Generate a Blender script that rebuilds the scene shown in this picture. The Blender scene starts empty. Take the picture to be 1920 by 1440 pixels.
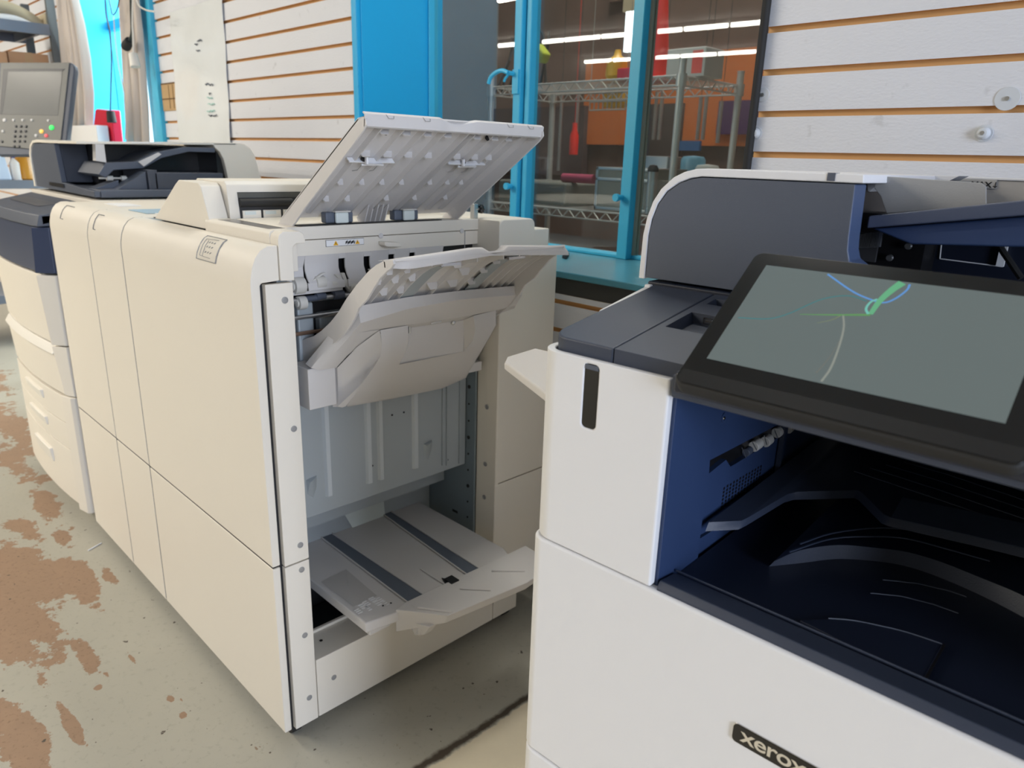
import bpy, bmesh, math, random
from mathutils import Vector, Matrix
random.seed(7)
S = bpy.context.scene
COL = S.collection
PI = math.pi

# ------------------------------------------------------------------ camera
FPX, TILT, PAN, ROLL, CH = 1362.57, 0.30016086, -0.78068224, -0.03186602, 1.21
_f = Vector((math.sin(PAN)*math.cos(TILT), math.cos(PAN)*math.cos(TILT), -math.sin(TILT)))
_r = Vector((math.cos(PAN), -math.sin(PAN), 0)); _d = _f.cross(_r)
R_ = math.cos(ROLL)*_r + math.sin(ROLL)*_d
D_ = _f.cross(R_)
cd = bpy.data.cameras.new('camera'); cam = bpy.data.objects.new('camera', cd); COL.objects.link(cam)
cam.matrix_world = Matrix(((R_.x, -D_.x, -_f.x, 0), (R_.y, -D_.y, -_f.y, 0), (R_.z, -D_.z, -_f.z, CH), (0, 0, 0, 1)))
cd.sensor_width = 36; cd.lens = FPX/1920*36; cd.clip_start = .02
cd.dof.use_dof = True; cd.dof.focus_distance = .98; cd.dof.aperture_fstop = 8.0
S.camera = cam
S.view_settings.view_transform = 'Standard'; S.view_settings.look = 'None'
S.view_settings.gamma = 1; S.view_settings.use_curve_mapping = False; S.view_settings.exposure = 0.33

CP = Vector((0, 0, CH))
FR_O = Vector((-.464, .5, 0)); FR_A = math.radians(2.85)
def ray(x, y): return R_*((x-960)/FPX) + D_*((y-720)/FPX) + _f
def at(x, y, X=None, Y=None, Z=None):
    """point seen at photo position (x, y) on one axis plane: used to read sizes off the photograph"""
    d = ray(x, y)
    if X is not None: k = (X-CP.x)/d.x
    elif Y is not None: k = (Y-CP.y)/d.y
    else: k = (Z-CP.z)/d.z
    return CP + d*k
def atl(x, y, X=None, Y=None, Z=None):
    """the same in the frame of the near printer"""
    Rz = Matrix.Rotation(-FR_A, 3, 'Z'); d = Rz @ ray(x, y); c = Rz @ (CP-FR_O)
    if X is not None: k = (X-c.x)/d.x
    elif Y is not None: k = (Y-c.y)/d.y
    else: k = (Z-c.z)/d.z
    return c + d*k

# ------------------------------------------------------------------ materials
def srgb(r, g, b):
    def c(v):
        v /= 255.
        return v/12.92 if v <= .04045 else ((v+.055)/1.055)**2.4
    return (c(r), c(g), c(b), 1)
def new_mat(name):
    m = bpy.data.materials.new(name); m.use_nodes = True
    return m, m.node_tree, m.node_tree.nodes['Principled BSDF']
def plain(name, col, rough=.45, metal=0., bump=0., bscale=900., spec=.5, coat=0., var=0., emit=0.):
    m, nt, p = new_mat(name)
    p.inputs['Base Color'].default_value = col
    p.inputs['Roughness'].default_value = rough; p.inputs['Metallic'].default_value = metal
    p.inputs['Specular IOR Level'].default_value = spec; p.inputs['Coat Weight'].default_value = coat
    tc = nt.nodes.new('ShaderNodeTexCoord')
    if bump:
        n = nt.nodes.new('ShaderNodeTexNoise'); n.inputs['Scale'].default_value = bscale; n.inputs['Detail'].default_value = 2
        nt.links.new(tc.outputs['Object'], n.inputs['Vector'])
        b = nt.nodes.new('ShaderNodeBump'); b.inputs['Strength'].default_value = bump; b.inputs['Distance'].default_value = .001
        nt.links.new(n.outputs['Fac'], b.inputs['Height']); nt.links.new(b.outputs['Normal'], p.inputs['Normal'])
    if var:
        n = nt.nodes.new('ShaderNodeTexNoise'); n.inputs['Scale'].default_value = 3; n.inputs['Detail'].default_value = 5
        nt.links.new(tc.outputs['Object'], n.inputs['Vector'])
        mx = nt.nodes.new('ShaderNodeMixRGB'); mx.inputs[1].default_value = col
        mx.inputs[2].default_value = tuple(c*(1-var) for c in col[:3])+(1,)
        nt.links.new(n.outputs['Fac'], mx.inputs[0]); nt.links.new(mx.outputs[0], p.inputs['Base Color'])
    if emit:
        p.inputs['Emission Color'].default_value = col; p.inputs['Emission Strength'].default_value = emit
    return m
M = dict(
    cream=plain('cream_plastic', (.77, .72, .628, 1), .5, bump=.12, bscale=1400, var=.03),
    grey_plastic=plain('pale_grey_plastic', (.60, .58, .565, 1), .5, bump=.15, bscale=1200),
    white=plain('white_plastic', (.735, .737, .75, 1), .45, bump=.1, bscale=1500, var=.02),
    navy=plain('navy_plastic', (.031, .041, .068, 1), .42, bump=.25, bscale=1600),
    navy2=plain('deep_navy_plastic', (.009, .013, .027, 1), .38, bump=.1, bscale=1600),
    bluewall=plain('bay_blue_plastic', (.024, .046, .115, 1), .45, bump=.12, bscale=1600),
    slate=plain('slate_grey_plastic', (.076, .09, .122, 1), .45, bump=.2, bscale=1200),
    black=plain('black_plastic', (.008, .008, .009, 1), .35),
    gloss=plain('glossy_black', (.006, .006, .006, 1), .12),
    rubber=plain('black_rubber', (.012, .012, .012, 1), .7),
    metal=plain('galvanised_steel', (.40, .44, .46, 1), .5, metal=.25, bump=.1, var=.12),
    chrome=plain('chrome', (.75, .75, .75, 1), .18, metal=1.),
    steel=plain('brushed_steel', (.55, .56, .56, 1), .3, metal=.9),
    roller=plain('white_roller', (.62, .60, .55, 1), .4),
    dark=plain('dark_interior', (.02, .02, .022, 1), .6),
    strip=plain('blue_grey_strip', (.11, .13, .165, 1), .5),
    grayui=plain('console_grey', (.17, .17, .155, 1), .45, bump=.1),
    uidark=plain('console_dark', (.035, .038, .045, 1), .35),
    blue=plain('blue_paint', (.045, .47, .72, 1), .4, bump=.25, bscale=120, var=.12),
    blue_light=plain('blue_paint_panel', (.013, .41, .75, 1), .45, bump=.08, bscale=60, var=.08),
    concrete_dark=plain('dark_wall_band', (.06, .06, .055, 1), .8, var=.5),
    card=plain('cardboard', (.52, .29, .155, 1), .8, var=.15),
    fabric=plain('curtain_fabric', (.56, .50, .45, 1), .85, var=.1),
    fabric_white=plain('white_fabric', (.75, .73, .72, 1), .85, var=.05),
    red=plain('red_plastic', (.62, .02, .05, 1), .2),
    red_bright=plain('red_orange_plastic', (.75, .03, .02, 1), .4),
    orange=plain('orange_board', (.62, .16, .025, 1), .6, var=.15),
    purple=plain('purple_board', (.07, .025, .10, 1), .6),
    rackmetal=plain('rack_chrome', (.62, .62, .60, 1), .35, metal=.45),
    metal_lit=plain('lit_rib_steel', (.55, .59, .61, 1), .5, metal=.2),
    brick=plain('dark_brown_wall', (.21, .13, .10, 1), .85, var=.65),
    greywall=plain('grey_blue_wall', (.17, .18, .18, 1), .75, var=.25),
    yellow=plain('yellow_plastic', (.75, .42, .02, 1), .4),
    amber=plain('amber_plastic', (.55, .25, .02, 1), .3),
    lime=plain('lime_cloth', (.38, .45, .03, 1), .8),
    shelfsteel=plain('blue_grey_steel', (.19, .215, .26, 1), .4, metal=.3),
    paper=plain('white_paper', (.8, .8, .8, 1), .6),
    labelgrey=plain('label_grey', (.30, .30, .30, 1), .6),
    ink=plain('black_ink', (.01, .01, .01, 1), .6),
    warn=plain('warning_yellow', (.8, .42, .01, 1), .5),
    wood=plain('raw_wood', (.55, .36, .17, 1), .8, var=.4),
    screwg=plain('screw_grey', (.34, .34, .34, 1), .35, metal=.3),
    mdf=plain('groove_wood', (.74, .43, .17, 1), .7, var=.25),
    led_green=plain('green_button', (.02, .8, .12, 1), .4, emit=.6),
    led_amber=plain('amber_button', (.85, .5, .1, 1), .4, emit=.5),
    led_red=plain('red_button', (.75, .1, .12, 1), .4, emit=.3),
    knobgrey=plain('light_button', (.6, .6, .6, 1), .4),
    cable=plain('dark_cable', (.02, .03, .03, 1), .5),
    cablew=plain('white_cable', (.7, .68, .62, 1), .5),
    ceil=plain('ceiling_paint', (.42, .41, .39, 1), .9),
    pinkish=plain('far_wall_paint', (.24, .22, .2, 1), .9),
    tan=plain('kraft_paper', (.55, .47, .32, 1), .8, var=.2),
    blueball=plain('blue_plastic_ball', (.02, .03, .45, 1), .4),
    tape=plain('clear_plastic_cup', (.62, .68, .66, 1), .2),
)
def lamp_mat(name, col, s):
    m, nt, p = new_mat(name); nt.nodes.remove(p)
    e = nt.nodes.new('ShaderNodeEmission'); e.inputs[0].default_value = col; e.inputs[1].default_value = s
    nt.links.new(e.outputs[0], nt.nodes['Material Output'].inputs[0]); return m
M['tube'] = lamp_mat('fluorescent_light', (1, .95, .86, 1), 26)
M['sky'] = lamp_mat('daylight_outside', (.86, .95, 1, 1), 2.6)

def glass_mat(name, tint, refl):
    m, nt, p = new_mat(name)
    N = nt.nodes; nt.nodes.remove(p)
    t = N.new('ShaderNodeBsdfTransparent'); t.inputs[0].default_value = tint
    g = N.new('ShaderNodeBsdfGlossy'); g.inputs['Roughness'].default_value = .0; g.inputs[0].default_value = (1, 1, 1, 1)
    fr = N.new('ShaderNodeFresnel'); ge = N.new('ShaderNodeNewGeometry'); io = N.new('ShaderNodeMath'); io.operation = 'MULTIPLY_ADD'
    io.inputs[1].default_value = -.8333; io.inputs[2].default_value = 1.5      # same pane seen from inside or outside
    nt.links.new(ge.outputs['Backfacing'], io.inputs[0]); nt.links.new(io.outputs[0], fr.inputs[0])
    mp = N.new('ShaderNodeMath'); mp.operation = 'MULTIPLY_ADD'; mp.inputs[1].default_value = .9; mp.inputs[2].default_value = refl
    mp.use_clamp = True
    mx = N.new('ShaderNodeMixShader')
    nt.links.new(fr.outputs[0], mp.inputs[0]); nt.links.new(mp.outputs[0], mx.inputs[0])
    nt.links.new(t.outputs[0], mx.inputs[1]); nt.links.new(g.outputs[0], mx.inputs[2])
    # grime film on the pane
    d = N.new('ShaderNodeBsdfDiffuse'); d.inputs[0].default_value = (.45, .44, .42, 1)
    tc = N.new('ShaderNodeTexCoord'); no = N.new('ShaderNodeTexNoise'); no.inputs['Scale'].default_value = 6; no.inputs['Detail'].default_value = 6
    nt.links.new(tc.outputs['Object'], no.inputs['Vector'])
    mr = N.new('ShaderNodeMapRange'); mr.inputs[1].default_value = .35; mr.inputs[2].default_value = .8; mr.inputs[3].default_value = .008; mr.inputs[4].default_value = .05
    nt.links.new(no.outputs['Fac'], mr.inputs[0])
    m2 = N.new('ShaderNodeMixShader'); nt.links.new(mr.outputs[0], m2.inputs[0]); nt.links.new(mx.outputs[0], m2.inputs[1]); nt.links.new(d.outputs[0], m2.inputs[2])
    nt.links.new(m2.outputs[0], N['Material Output'].inputs[0]); return m
M['glass'] = glass_mat('window_glass', (.93, .95, .94, 1), .01)
M['clear'] = glass_mat('clear_plastic', (.9, .93, .92, 1), .0)

# ------------------------------------------------------------------ mesh helpers
def nb(): return bmesh.new()
def face(bm, pts):
    return bm.faces.new([bm.verts.new(p) for p in pts])
def box(bm, x0, x1, y0, y1, z0, z1):
    v = [bm.verts.new(p) for p in ((x0, y0, z0), (x1, y0, z0), (x1, y1, z0), (x0, y1, z0), (x0, y0, z1), (x1, y0, z1), (x1, y1, z1), (x0, y1, z1))]
    for f in ((0, 3, 2, 1), (4, 5, 6, 7), (0, 1, 5, 4), (1, 2, 6, 5), (2, 3, 7, 6), (3, 0, 4, 7)): bm.faces.new([v[i] for i in f])
def prism(bm, pts, axis, a0, a1):
    """closed 2-D outline swept along an axis; X: (y,z)  Y: (x,z)  Z: (x,y)"""
    def P(p, a):
        return (a, p[0], p[1]) if axis == 'X' else (p[0], a, p[1]) if axis == 'Y' else (p[0], p[1], a)
    A = [bm.verts.new(P(p, a0)) for p in pts]; B = [bm.verts.new(P(p, a1)) for p in pts]
    n = len(pts)
    for i in range(n): bm.faces.new((A[i], A[(i+1) % n], B[(i+1) % n], B[i]))
    bm.faces.new(A); bm.faces.new(B[::-1])
def slab(bm, pts, off):
    """closed 3-D outline thickened by a vector"""
    off = Vector(off)
    A = [bm.verts.new(p) for p in pts]; B = [bm.verts.new(Vector(p)+off) for p in pts]; n = len(pts)
    for i in range(n): bm.faces.new((A[i], A[(i+1) % n], B[(i+1) % n], B[i]))
    bm.faces.new(A); bm.faces.new(B[::-1])
def strip(bm, rails, thick=None):
    """surface through rails (lists of points, same count); thick = vector makes it solid"""
    rows = [[bm.verts.new(p) for p in r] for r in rails]
    for a, b in zip(rows, rows[1:]):
        for i in range(len(a)-1): bm.faces.new((a[i], a[i+1], b[i+1], b[i]))
    if thick is not None:
        t = Vector(thick)
        rows2 = [[bm.verts.new(Vector(p)+t) for p in r] for r in rails]
        for a, b in zip(rows2, rows2[1:]):
            for i in range(len(a)-1): bm.faces.new((a[i], b[i], b[i+1], a[i+1]))
        for R0, R1 in ((rows[0], rows2[0]), (rows[-1], rows2[-1])):
            for i in range(len(R0)-1): bm.faces.new((R0[i], R0[i+1], R1[i+1], R1[i]))
        for k in (0, -1):
            for i in range(len(rows)-1): bm.faces.new((rows[i][k], rows[i+1][k], rows2[i+1][k], rows2[i][k]))
def cyl(bm, p0, p1, r, n=20, r1=None, caps=True):
    p0, p1 = Vector(p0), Vector(p1); d = (p1-p0).normalized(); r1 = r if r1 is None else r1
    u = d.orthogonal().normalized(); w = d.cross(u)
    A = [bm.verts.new(p0+(u*math.cos(2*PI*i/n)+w*math.sin(2*PI*i/n))*r) for i in range(n)]
    B = [bm.verts.new(p1+(u*math.cos(2*PI*i/n)+w*math.sin(2*PI*i/n))*r1) for i in range(n)]
    for i in range(n): bm.faces.new((A[i], A[(i+1) % n], B[(i+1) % n], B[i]))
    if caps: bm.faces.new(A[::-1]); bm.faces.new(B)
def tube(bm, pts, r, n=8):
    pts = [Vector(p) for p in pts]; prev = None; rings = []
    for i, p in enumerate(pts):
        d = (pts[min(i+1, len(pts)-1)]-pts[max(i-1, 0)]).normalized()
        u = d.orthogonal().normalized() if prev is None else (prev-d*prev.dot(d)).normalized()
        prev = u; w = d.cross(u)
        rings.append([bm.verts.new(p+(u*math.cos(2*PI*k/n)+w*math.sin(2*PI*k/n))*r) for k in range(n)])
    for a, b in zip(rings, rings[1:]):
        for k in range(n): bm.faces.new((a[k], a[(k+1) % n], b[(k+1) % n], b[k]))
    bm.faces.new(rings[0][::-1]); bm.faces.new(rings[-1])
def lathe(bm, c, prof, axis=(0, 0, 1), n=24):
    """prof: (radius, height) list around an axis at c"""
    c = Vector(c); d = Vector(axis).normalized(); u = d.orthogonal().normalized(); w = d.cross(u); rings = []
    for r, h in prof:
        rings.append([bm.verts.new(c+d*h+(u*math.cos(2*PI*k/n)+w*math.sin(2*PI*k/n))*max(r, 1e-5)) for k in range(n)])
    for a, b in zip(rings, rings[1:]):
        for k in range(n): bm.faces.new((a[k], a[(k+1) % n], b[(k+1) % n], b[k]))
    bm.faces.new(rings[0][::-1]); bm.faces.new(rings[-1])
def rrect(x0, x1, y0, y1, r, n=5, corners=(1, 1, 1, 1)):
    """rounded rectangle outline, corners: bl br tr tl"""
    out = []
    for (cx, cy, a0, on, px, py) in ((x0+r, y0+r, PI, corners[0], x0, y0), (x1-r, y0+r, 1.5*PI, corners[1], x1, y0),
                                     (x1-r, y1-r, 0, corners[2], x1, y1), (x0+r, y1-r, .5*PI, corners[3], x0, y1)):
        if not on: out.append((px, py)); continue
        for i in range(n+1):
            a = a0+.5*PI*i/n; out.append((cx+r*math.cos(a), cy+r*math.sin(a)))
    return out
def catmull(P, n=8):
    P = [Vector(p) for p in P]; Q = [P[0]*2-P[1]]+P+[P[-1]*2-P[-2]]; out = []
    for i in range(1, len(Q)-2):
        a, b, c, d = Q[i-1:i+3]
        for k in range(n):
            t = k/n; out.append(.5*((2*b)+(c-a)*t+(2*a-5*b+4*c-d)*t*t+(3*b-a-3*c+d)*t**3))
    out.append(P[-1]); return out

ORG = {}
def empty(name, loc, label=None, cat=None, group=None, rz=0., world=True):
    o = bpy.data.objects.new(name, None); COL.objects.link(o); o.location = loc; o.rotation_euler.z = rz
    o.empty_display_size = .1
    if label: o['label'] = label
    if cat: o['category'] = cat
    if group: o['group'] = group
    ORG[o] = Vector(loc) if world else Vector((0, 0, 0))
    return o
def obj(name, bm, mat, parent=None, bevel=0., seg=2, ang=35, label=None, cat=None, group=None, kind=None):
    bmesh.ops.recalc_face_normals(bm, faces=bm.faces)
    org = ORG[parent] if parent is not None else Vector((0, 0, 0))
    if parent is None and kind is None:            # a one-mesh thing: origin at its base centre
        xs = [v.co for v in bm.verts]
        org = Vector(((min(v.x for v in xs)+max(v.x for v in xs))/2, (min(v.y for v in xs)+max(v.y for v in xs))/2, min(v.z for v in xs)))
    if org.length: bmesh.ops.translate(bm, verts=bm.verts, vec=-org)
    for f in bm.faces: f.smooth = True
    if not bevel:
        for e in bm.edges:
            if len(e.link_faces) == 2 and e.calc_face_angle(0) > math.radians(ang): e.smooth = False
    me = bpy.data.meshes.new(name); bm.to_mesh(me); bm.free()
    for m in (mat if isinstance(mat, (list, tuple)) else [mat]): me.materials.append(M[m] if isinstance(m, str) else m)
    o = bpy.data.objects.new(name, me); COL.objects.link(o)
    if parent is not None: o.parent = parent; ORG[o] = org
    else: o.location = org; ORG[o] = org
    if bevel:
        b = o.modifiers.new('bevel', 'BEVEL'); b.width = bevel; b.segments = seg; b.limit_method = 'ANGLE'; b.angle_limit = math.radians(ang)
        b.use_clamp_overlap = True
        w = o.modifiers.new('wn', 'WEIGHTED_NORMAL'); w.keep_sharp = False
    if label: o['label'] = label
    if cat: o['category'] = cat
    if group: o['group'] = group
    if kind: o['kind'] = kind
    return o
def text(name, s, size, mat, parent, M4, extrude=.0004, offset=0., xs=1.):
    cu = bpy.data.curves.new('tmp', 'FONT'); cu.body = s; cu.size = size; cu.extrude = extrude; cu.offset = offset; cu.space_character = .95
    t = bpy.data.objects.new('tmp', cu); COL.objects.link(t)
    me = bpy.data.meshes.new_from_object(t.evaluated_get(bpy.context.evaluated_depsgraph_get())); bpy.data.objects.remove(t)
    me.materials.clear(); me.materials.append(M[mat]); me.name = name
    o = bpy.data.objects.new(name, me); COL.objects.link(o); o.parent = parent
    T = M4.copy(); T.translation = T.translation-ORG[parent]
    me.transform(T @ Matrix.Diagonal((xs, 1, 1, 1))); ORG[o] = ORG[parent]
    return o
def mat4(o, x, y, z):
    x, y, z = Vector(x).normalized(), Vector(y).normalized(), Vector(z).normalized()
    return Matrix(((x.x, y.x, z.x, o[0]), (x.y, y.y, z.y, o[1]), (x.z, y.z, z.z, o[2]), (0, 0, 0, 1)))
def copy_tree(o, parent=None):
    c = o.copy(); COL.objects.link(c); c.parent = parent
    if parent is None and 'label' in c: pass
    for ch in [k for k in bpy.data.objects if k.parent == o]: copy_tree(ch, c)
    return c
# ================================================================== THE ROOM
def st(name, bm, mat, **k): return obj(name, bm, mat, kind='structure', **k)
YR, YL = 1.43, 1.475          # slat wall faces right and left of the window
XREV = -2.222                 # left reveal of the window
YW = at(810, 100, X=XREV).y   # glazing plane
XJR = -.757

def floor_mat():
    m, nt, p = new_mat('painted_concrete_floor'); N, L = nt.nodes, nt.links
    tc = N.new('ShaderNodeTexCoord')
    def noise(sc, det=8, rough=.6, vec=None, dist=0.):
        n = N.new('ShaderNodeTexNoise'); n.inputs['Scale'].default_value = sc; n.inputs['Detail'].default_value = det
        n.inputs['Roughness'].default_value = rough; n.inputs['Distortion'].default_value = dist
        L.new(vec or tc.outputs['Object'], n.inputs['Vector']); return n.outputs['Fac']
    def math_(op, a, b, c=None, clamp=False):
        n = N.new('ShaderNodeMath'); n.operation = op; n.use_clamp = clamp
        for i, v in enumerate((a, b, c)):
            if v is None: continue
            if isinstance(v, (int, float)): n.inputs[i].default_value = v
            else: L.new(v, n.inputs[i])
        return n.outputs[0]
    def ramp(v, a, b, lo=0., hi=1.):
        n = N.new('ShaderNodeMapRange'); n.inputs[1].default_value = a; n.inputs[2].default_value = b
        n.inputs[3].default_value = lo; n.inputs[4].default_value = hi; L.new(v, n.inputs[0]); return n.outputs[0]
    def mix(f, a, b):
        n = N.new('ShaderNodeMixRGB')
        L.new(f, n.inputs[0])
        for i, v in ((1, a), (2, b)):
            if isinstance(v, tuple): n.inputs[i].default_value = v
            else: L.new(v, n.inputs[i])
        return n.outputs[0]
    # worn patches: blobs where the paint has come off (x, y, rx, ry, weight)
    acc = None
    blobs = WORN
    for (bx, by, rx, ry, w) in blobs:
        mp = N.new('ShaderNodeMapping'); mp.vector_type = 'POINT'
        mp.inputs['Location'].default_value = (-bx/rx, -by/ry, 0); mp.inputs['Scale'].default_value = (1/rx, 1/ry, 1)
        L.new(tc.outputs['Object'], mp.inputs['Vector'])
        ln = N.new('ShaderNodeVectorMath'); ln.operation = 'LENGTH'; L.new(mp.outputs[0], ln.inputs[0])
        b = ramp(ln.outputs['Value'], 0., 1.6, w, 0.)
        acc = b if acc is None else math_('MAXIMUM', acc, b)
    n1 = noise(5.5, 12, .68, dist=.3); n2 = noise(26, 8, .7)
    v = math_('ADD', math_('MULTIPLY', n1, .75), math_('MULTIPLY', n2, .42))
    v = math_('ADD', v, acc)
    worn = ramp(v, .865, .88)
    # base colours
    paint = mix(noise(2.2, 6), (.46, .44, .37, 1), (.37, .36, .305, 1))
    paint = mix(ramp(noise(60, 6, .7), .55, .75, 0, .5), paint, (.22, .21, .17, 1))
    under = mix(noise(18, 8, .7), (.37, .245, .16, 1), (.27, .185, .125, 1))
    under = mix(ramp(noise(90, 4), .55, .7, 0, .7), under, (.2, .13, .085, 1))
    col = mix(worn, paint, under)
    # thin chips and dark specks
    chips = ramp(noise(14, 10, .75), .665, .672); col = mix(chips, col, (.25, .18, .12, 1))
    sp = ramp(noise(42, 3, .5), .71, .72); col = mix(sp, col, (.09, .075, .06, 1))
    # bare slab beyond the joint, coloured paler to imitate strong light there
    sx = N.new('ShaderNodeSeparateXYZ'); L.new(tc.outputs['Object'], sx.inputs[0])
    wob = math_('MULTIPLY_ADD', noise(9, 6), .05, -.025)
    xx = math_('ADD', sx.outputs['X'], wob)
    bare = mix(noise(7, 8, .7), (.74, .66, .50, 1), (.58, .52, .40, 1))
    isbare = ramp(xx, -.948, -.942); col = mix(isbare, col, bare)
    d = math_('ABSOLUTE', math_('ADD', xx, .958), 0.); crack = ramp(math_('ADD', d, math_('MULTIPLY', noise(30, 6), .012)), .011, .02, 1., 0.)
    col = mix(crack, col, (.075, .06, .045, 1))
    L.new(col, p.inputs['Base Color'])
    L.new(ramp(worn, 0, 1, .42, .75), p.inputs['Roughness']); p.inputs['Specular IOR Level'].default_value = .35
    bp = N.new('ShaderNodeBump'); bp.inputs['Strength'].default_value = .35; bp.inputs['Distance'].default_value = .004
    h = math_('SUBTRACT', math_('MULTIPLY', noise(35, 8), .3), math_('MULTIPLY', worn, .5))
    L.new(h, bp.inputs['Height']); L.new(bp.outputs['Normal'], p.inputs['Normal'])
    return m
def fp(x, y): q = at(x, y, Z=0); return q.x, q.y
WORN = []
for (px, py, rx, ry, w) in ((20, 800, .75, .11, .42), (30, 860, .5, .1, .40), (0, 720, 1.2, .16, .30), (85, 945, .26, .06, .50), (45, 990, .22, .06, .42),
                            (50, 1080, .30, .09, .62), (150, 1095, .20, .05, .62), (10, 1140, .34, .11, .62), (165, 1232, .12, .028, .48), (120, 1010, .2, .035, .34), (205, 1080, .10, .022, .46),
                            (40, 1385, .16, .05, .56), (130, 1352, .11, .018, .56), (0, 1330, .10, .04, .46), (80, 1280, .08, .03, .36),
                            (245, 1232, .06, .010, .42), (185, 1290, .022, .016, .50), (320, 1310, .02, .011, .46), (343, 1341, .016, .012, .52), (200, 1265, .03, .012, .40), (340, 1312, .018, .008, .46)):
    x, y = fp(px, py); WORN.append((x, y, rx, ry, w))
M['floor'] = floor_mat()
bm = nb(); box(bm, -20, 6, -20, 4.2, -.1, 0); st('floor', bm, 'floor')

def slat_mat(name, c):
    m, nt, p = new_mat(name); N, L = nt.nodes, nt.links
    p.inputs['Roughness'].default_value = .55
    tc = N.new('ShaderNodeTexCoord')
    mp = N.new('ShaderNodeMapping'); mp.inputs['Scale'].default_value = (1, 1, 2.2); L.new(tc.outputs['Object'], mp.inputs[0])
    n = N.new('ShaderNodeTexNoise'); n.inputs['Scale'].default_value = 110; n.inputs['Detail'].default_value = 5; L.new(mp.outputs[0], n.inputs['Vector'])
    b = N.new('ShaderNodeBump'); b.inputs['Strength'].default_value = .45; b.inputs['Distance'].default_value = .002
    L.new(n.outputs['Fac'], b.inputs['Height']); L.new(b.outputs['Normal'], p.inputs['Normal'])
    n2 = N.new('ShaderNodeTexNoise'); n2.inputs['Scale'].default_value = 2.5; n2.inputs['Detail'].default_value = 6; L.new(tc.outputs['Object'], n2.inputs['Vector'])
    n3 = N.new('ShaderNodeTexNoise'); n3.inputs['Scale'].default_value = 24; n3.inputs['Detail'].default_value = 5; L.new(tc.outputs['Object'], n3.inputs['Vector'])
    mr = N.new('ShaderNodeMapRange'); mr.inputs[1].default_value = .68; mr.inputs[2].default_value = .74; mr.inputs[4].default_value = .25; L.new(n3.outputs['Fac'], mr.inputs[0])
    mx = N.new('ShaderNodeMixRGB'); mx.inputs[1].default_value = c; mx.inputs[2].default_value = tuple(v*.9 for v in c[:3])+(1,)
    L.new(n2.outputs['Fac'], mx.inputs[0])
    m2 = N.new('ShaderNodeMixRGB'); m2.inputs[2].default_value = (.3, .3, .3, 1); L.new(mr.outputs[0], m2.inputs[0]); L.new(mx.outputs[0], m2.inputs[1])
    L.new(m2.outputs[0], p.inputs['Base Color']); return m
M['slat'] = slat_mat('slat_wall_paint', (.71, .725, .765, 1))

def slatwall(name, x0, x1, z0, z1, yf, zref, holes=()):
    """boards 76 mm apart with 11 mm routed grooves down to raw wood; zref = lower edge of one groove"""
    bm = nb(); P = .0762; G = .0115; T = .014
    k = math.floor((z0-zref)/P)
    zz = zref+k*P
    while zz-P+G < z1:
        a, b = max(zz-P+G, z0), min(zz, z1)
        if b > a:
            n0 = len(bm.faces); box(bm, x0, x1, yf, yf+T, a, b); bm.faces.ensure_lookup_table()
            for f in bm.faces[n0:]:
                ys = [v.co.y for v in f.verts]; f.material_index = 0 if max(ys) < yf+1e-5 else 1
        zz += P
    n0 = len(bm.faces); box(bm, x0, x1, yf+T-.002, yf+T+.02, z0, z1); bm.faces.ensure_lookup_table()
    for f in bm.faces[n0:]: f.material_index = 1
    return st(name, bm, ['slat', 'mdf'])
zsf = at(1047, 508, Y=YR-.015).z; zsb = at(1047, 520.5, Y=YR-.015).z; zdk = at(1047, 550.5, Y=YR).z; zg = at(1047, 569, Y=YR).z
slatwall('wall_back', XJR, 6, 0, 4.7, YR, 1.4565)
slatwall('wall_back_below_window', XREV, XJR, 0, zdk, YR, zg)
bm = nb(); box(bm, XREV, XJR, YR+.002, YR+.03, zdk, zsb+.005); st('trim_1', bm, 'concrete_dark')
zl = 1.21 + .33725*YL
slatwall('wall_back_left', -3.95, XREV-.03, 0, 4.7, YL, zl)
# far left stretch of the slat wall, beyond the second window
slatwall('wall_back_far_left', -9.0, at(140, 20, Y=YL).x-.03, 0, 4.7, YL, zl)
# window 1: reveal, sill, frame, panes
bm = nb(); box(bm, XREV-.03, XREV, YL+.012, YW+.05, zsf-.4, 4.7)
# bevelled casing strip on the corner
box(bm, XREV-.034, XREV-.004, YL-.004, YL+.014, zsf-.35, 4.7); st('trim_2', bm, 'blue_light', bevel=.003)
bm = nb(); box(bm, XREV, XJR+.03, YR-.015, YW+.06, zsb, zsf)
st('window_sill', bm, plain('blue_sill_paint', (.09, .33, .43, 1), .28, bump=.2, bscale=40, var=.35), bevel=.003)
bm = nb(); box(bm, XJR, XJR+.03, YR+.02, YW+.06, zsf, 4.7); st('trim_3', bm, 'blue')
def zw(x, y): return at(x, y, Y=YW)
win = empty('window_1', (-1.5, YW, zsf)); win['kind'] = 'structure'
def post(bm, xa, xb, z0, z1, y0=YW-.02, y1=YW+.02): box(bm, xa, xb, y0, y1, z0, z1)
p1a, p1b, p1c, p1d = (zw(x, 200).x for x in (975, 988, 991.5, 1000))
p2a, p2b = zw(1187, 200).x, zw(1207, 200).x
zr0, zr1 = zsf, zw(1154, 474).z
bm = nb()
post(bm, XREV, zw(813, 100).x, zr0, 4.6); post(bm, p1a, p1b, zr0, 4.6, YW-.035); post(bm, p1c, p1d, zr0, 4.6, YW-.022, YW+.02)
post(bm, p1b, p1c, zr0, 4.6, YW-.008); post(bm, p2a, p2b, zr0, 4.6, YW-.03, YW+.02)
post(bm, zw(813, 100).x, p1a, zr0, zr1, YW-.015, YW+.02); post(bm, p1d, p2a, zr0, zr1, YW-.022, YW+.02); post(bm, p2b, XJR+.01, zr0, zr1, YW-.005, YW+.02)
post(bm, XREV, XJR+.01, 4.5, 4.6)
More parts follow.
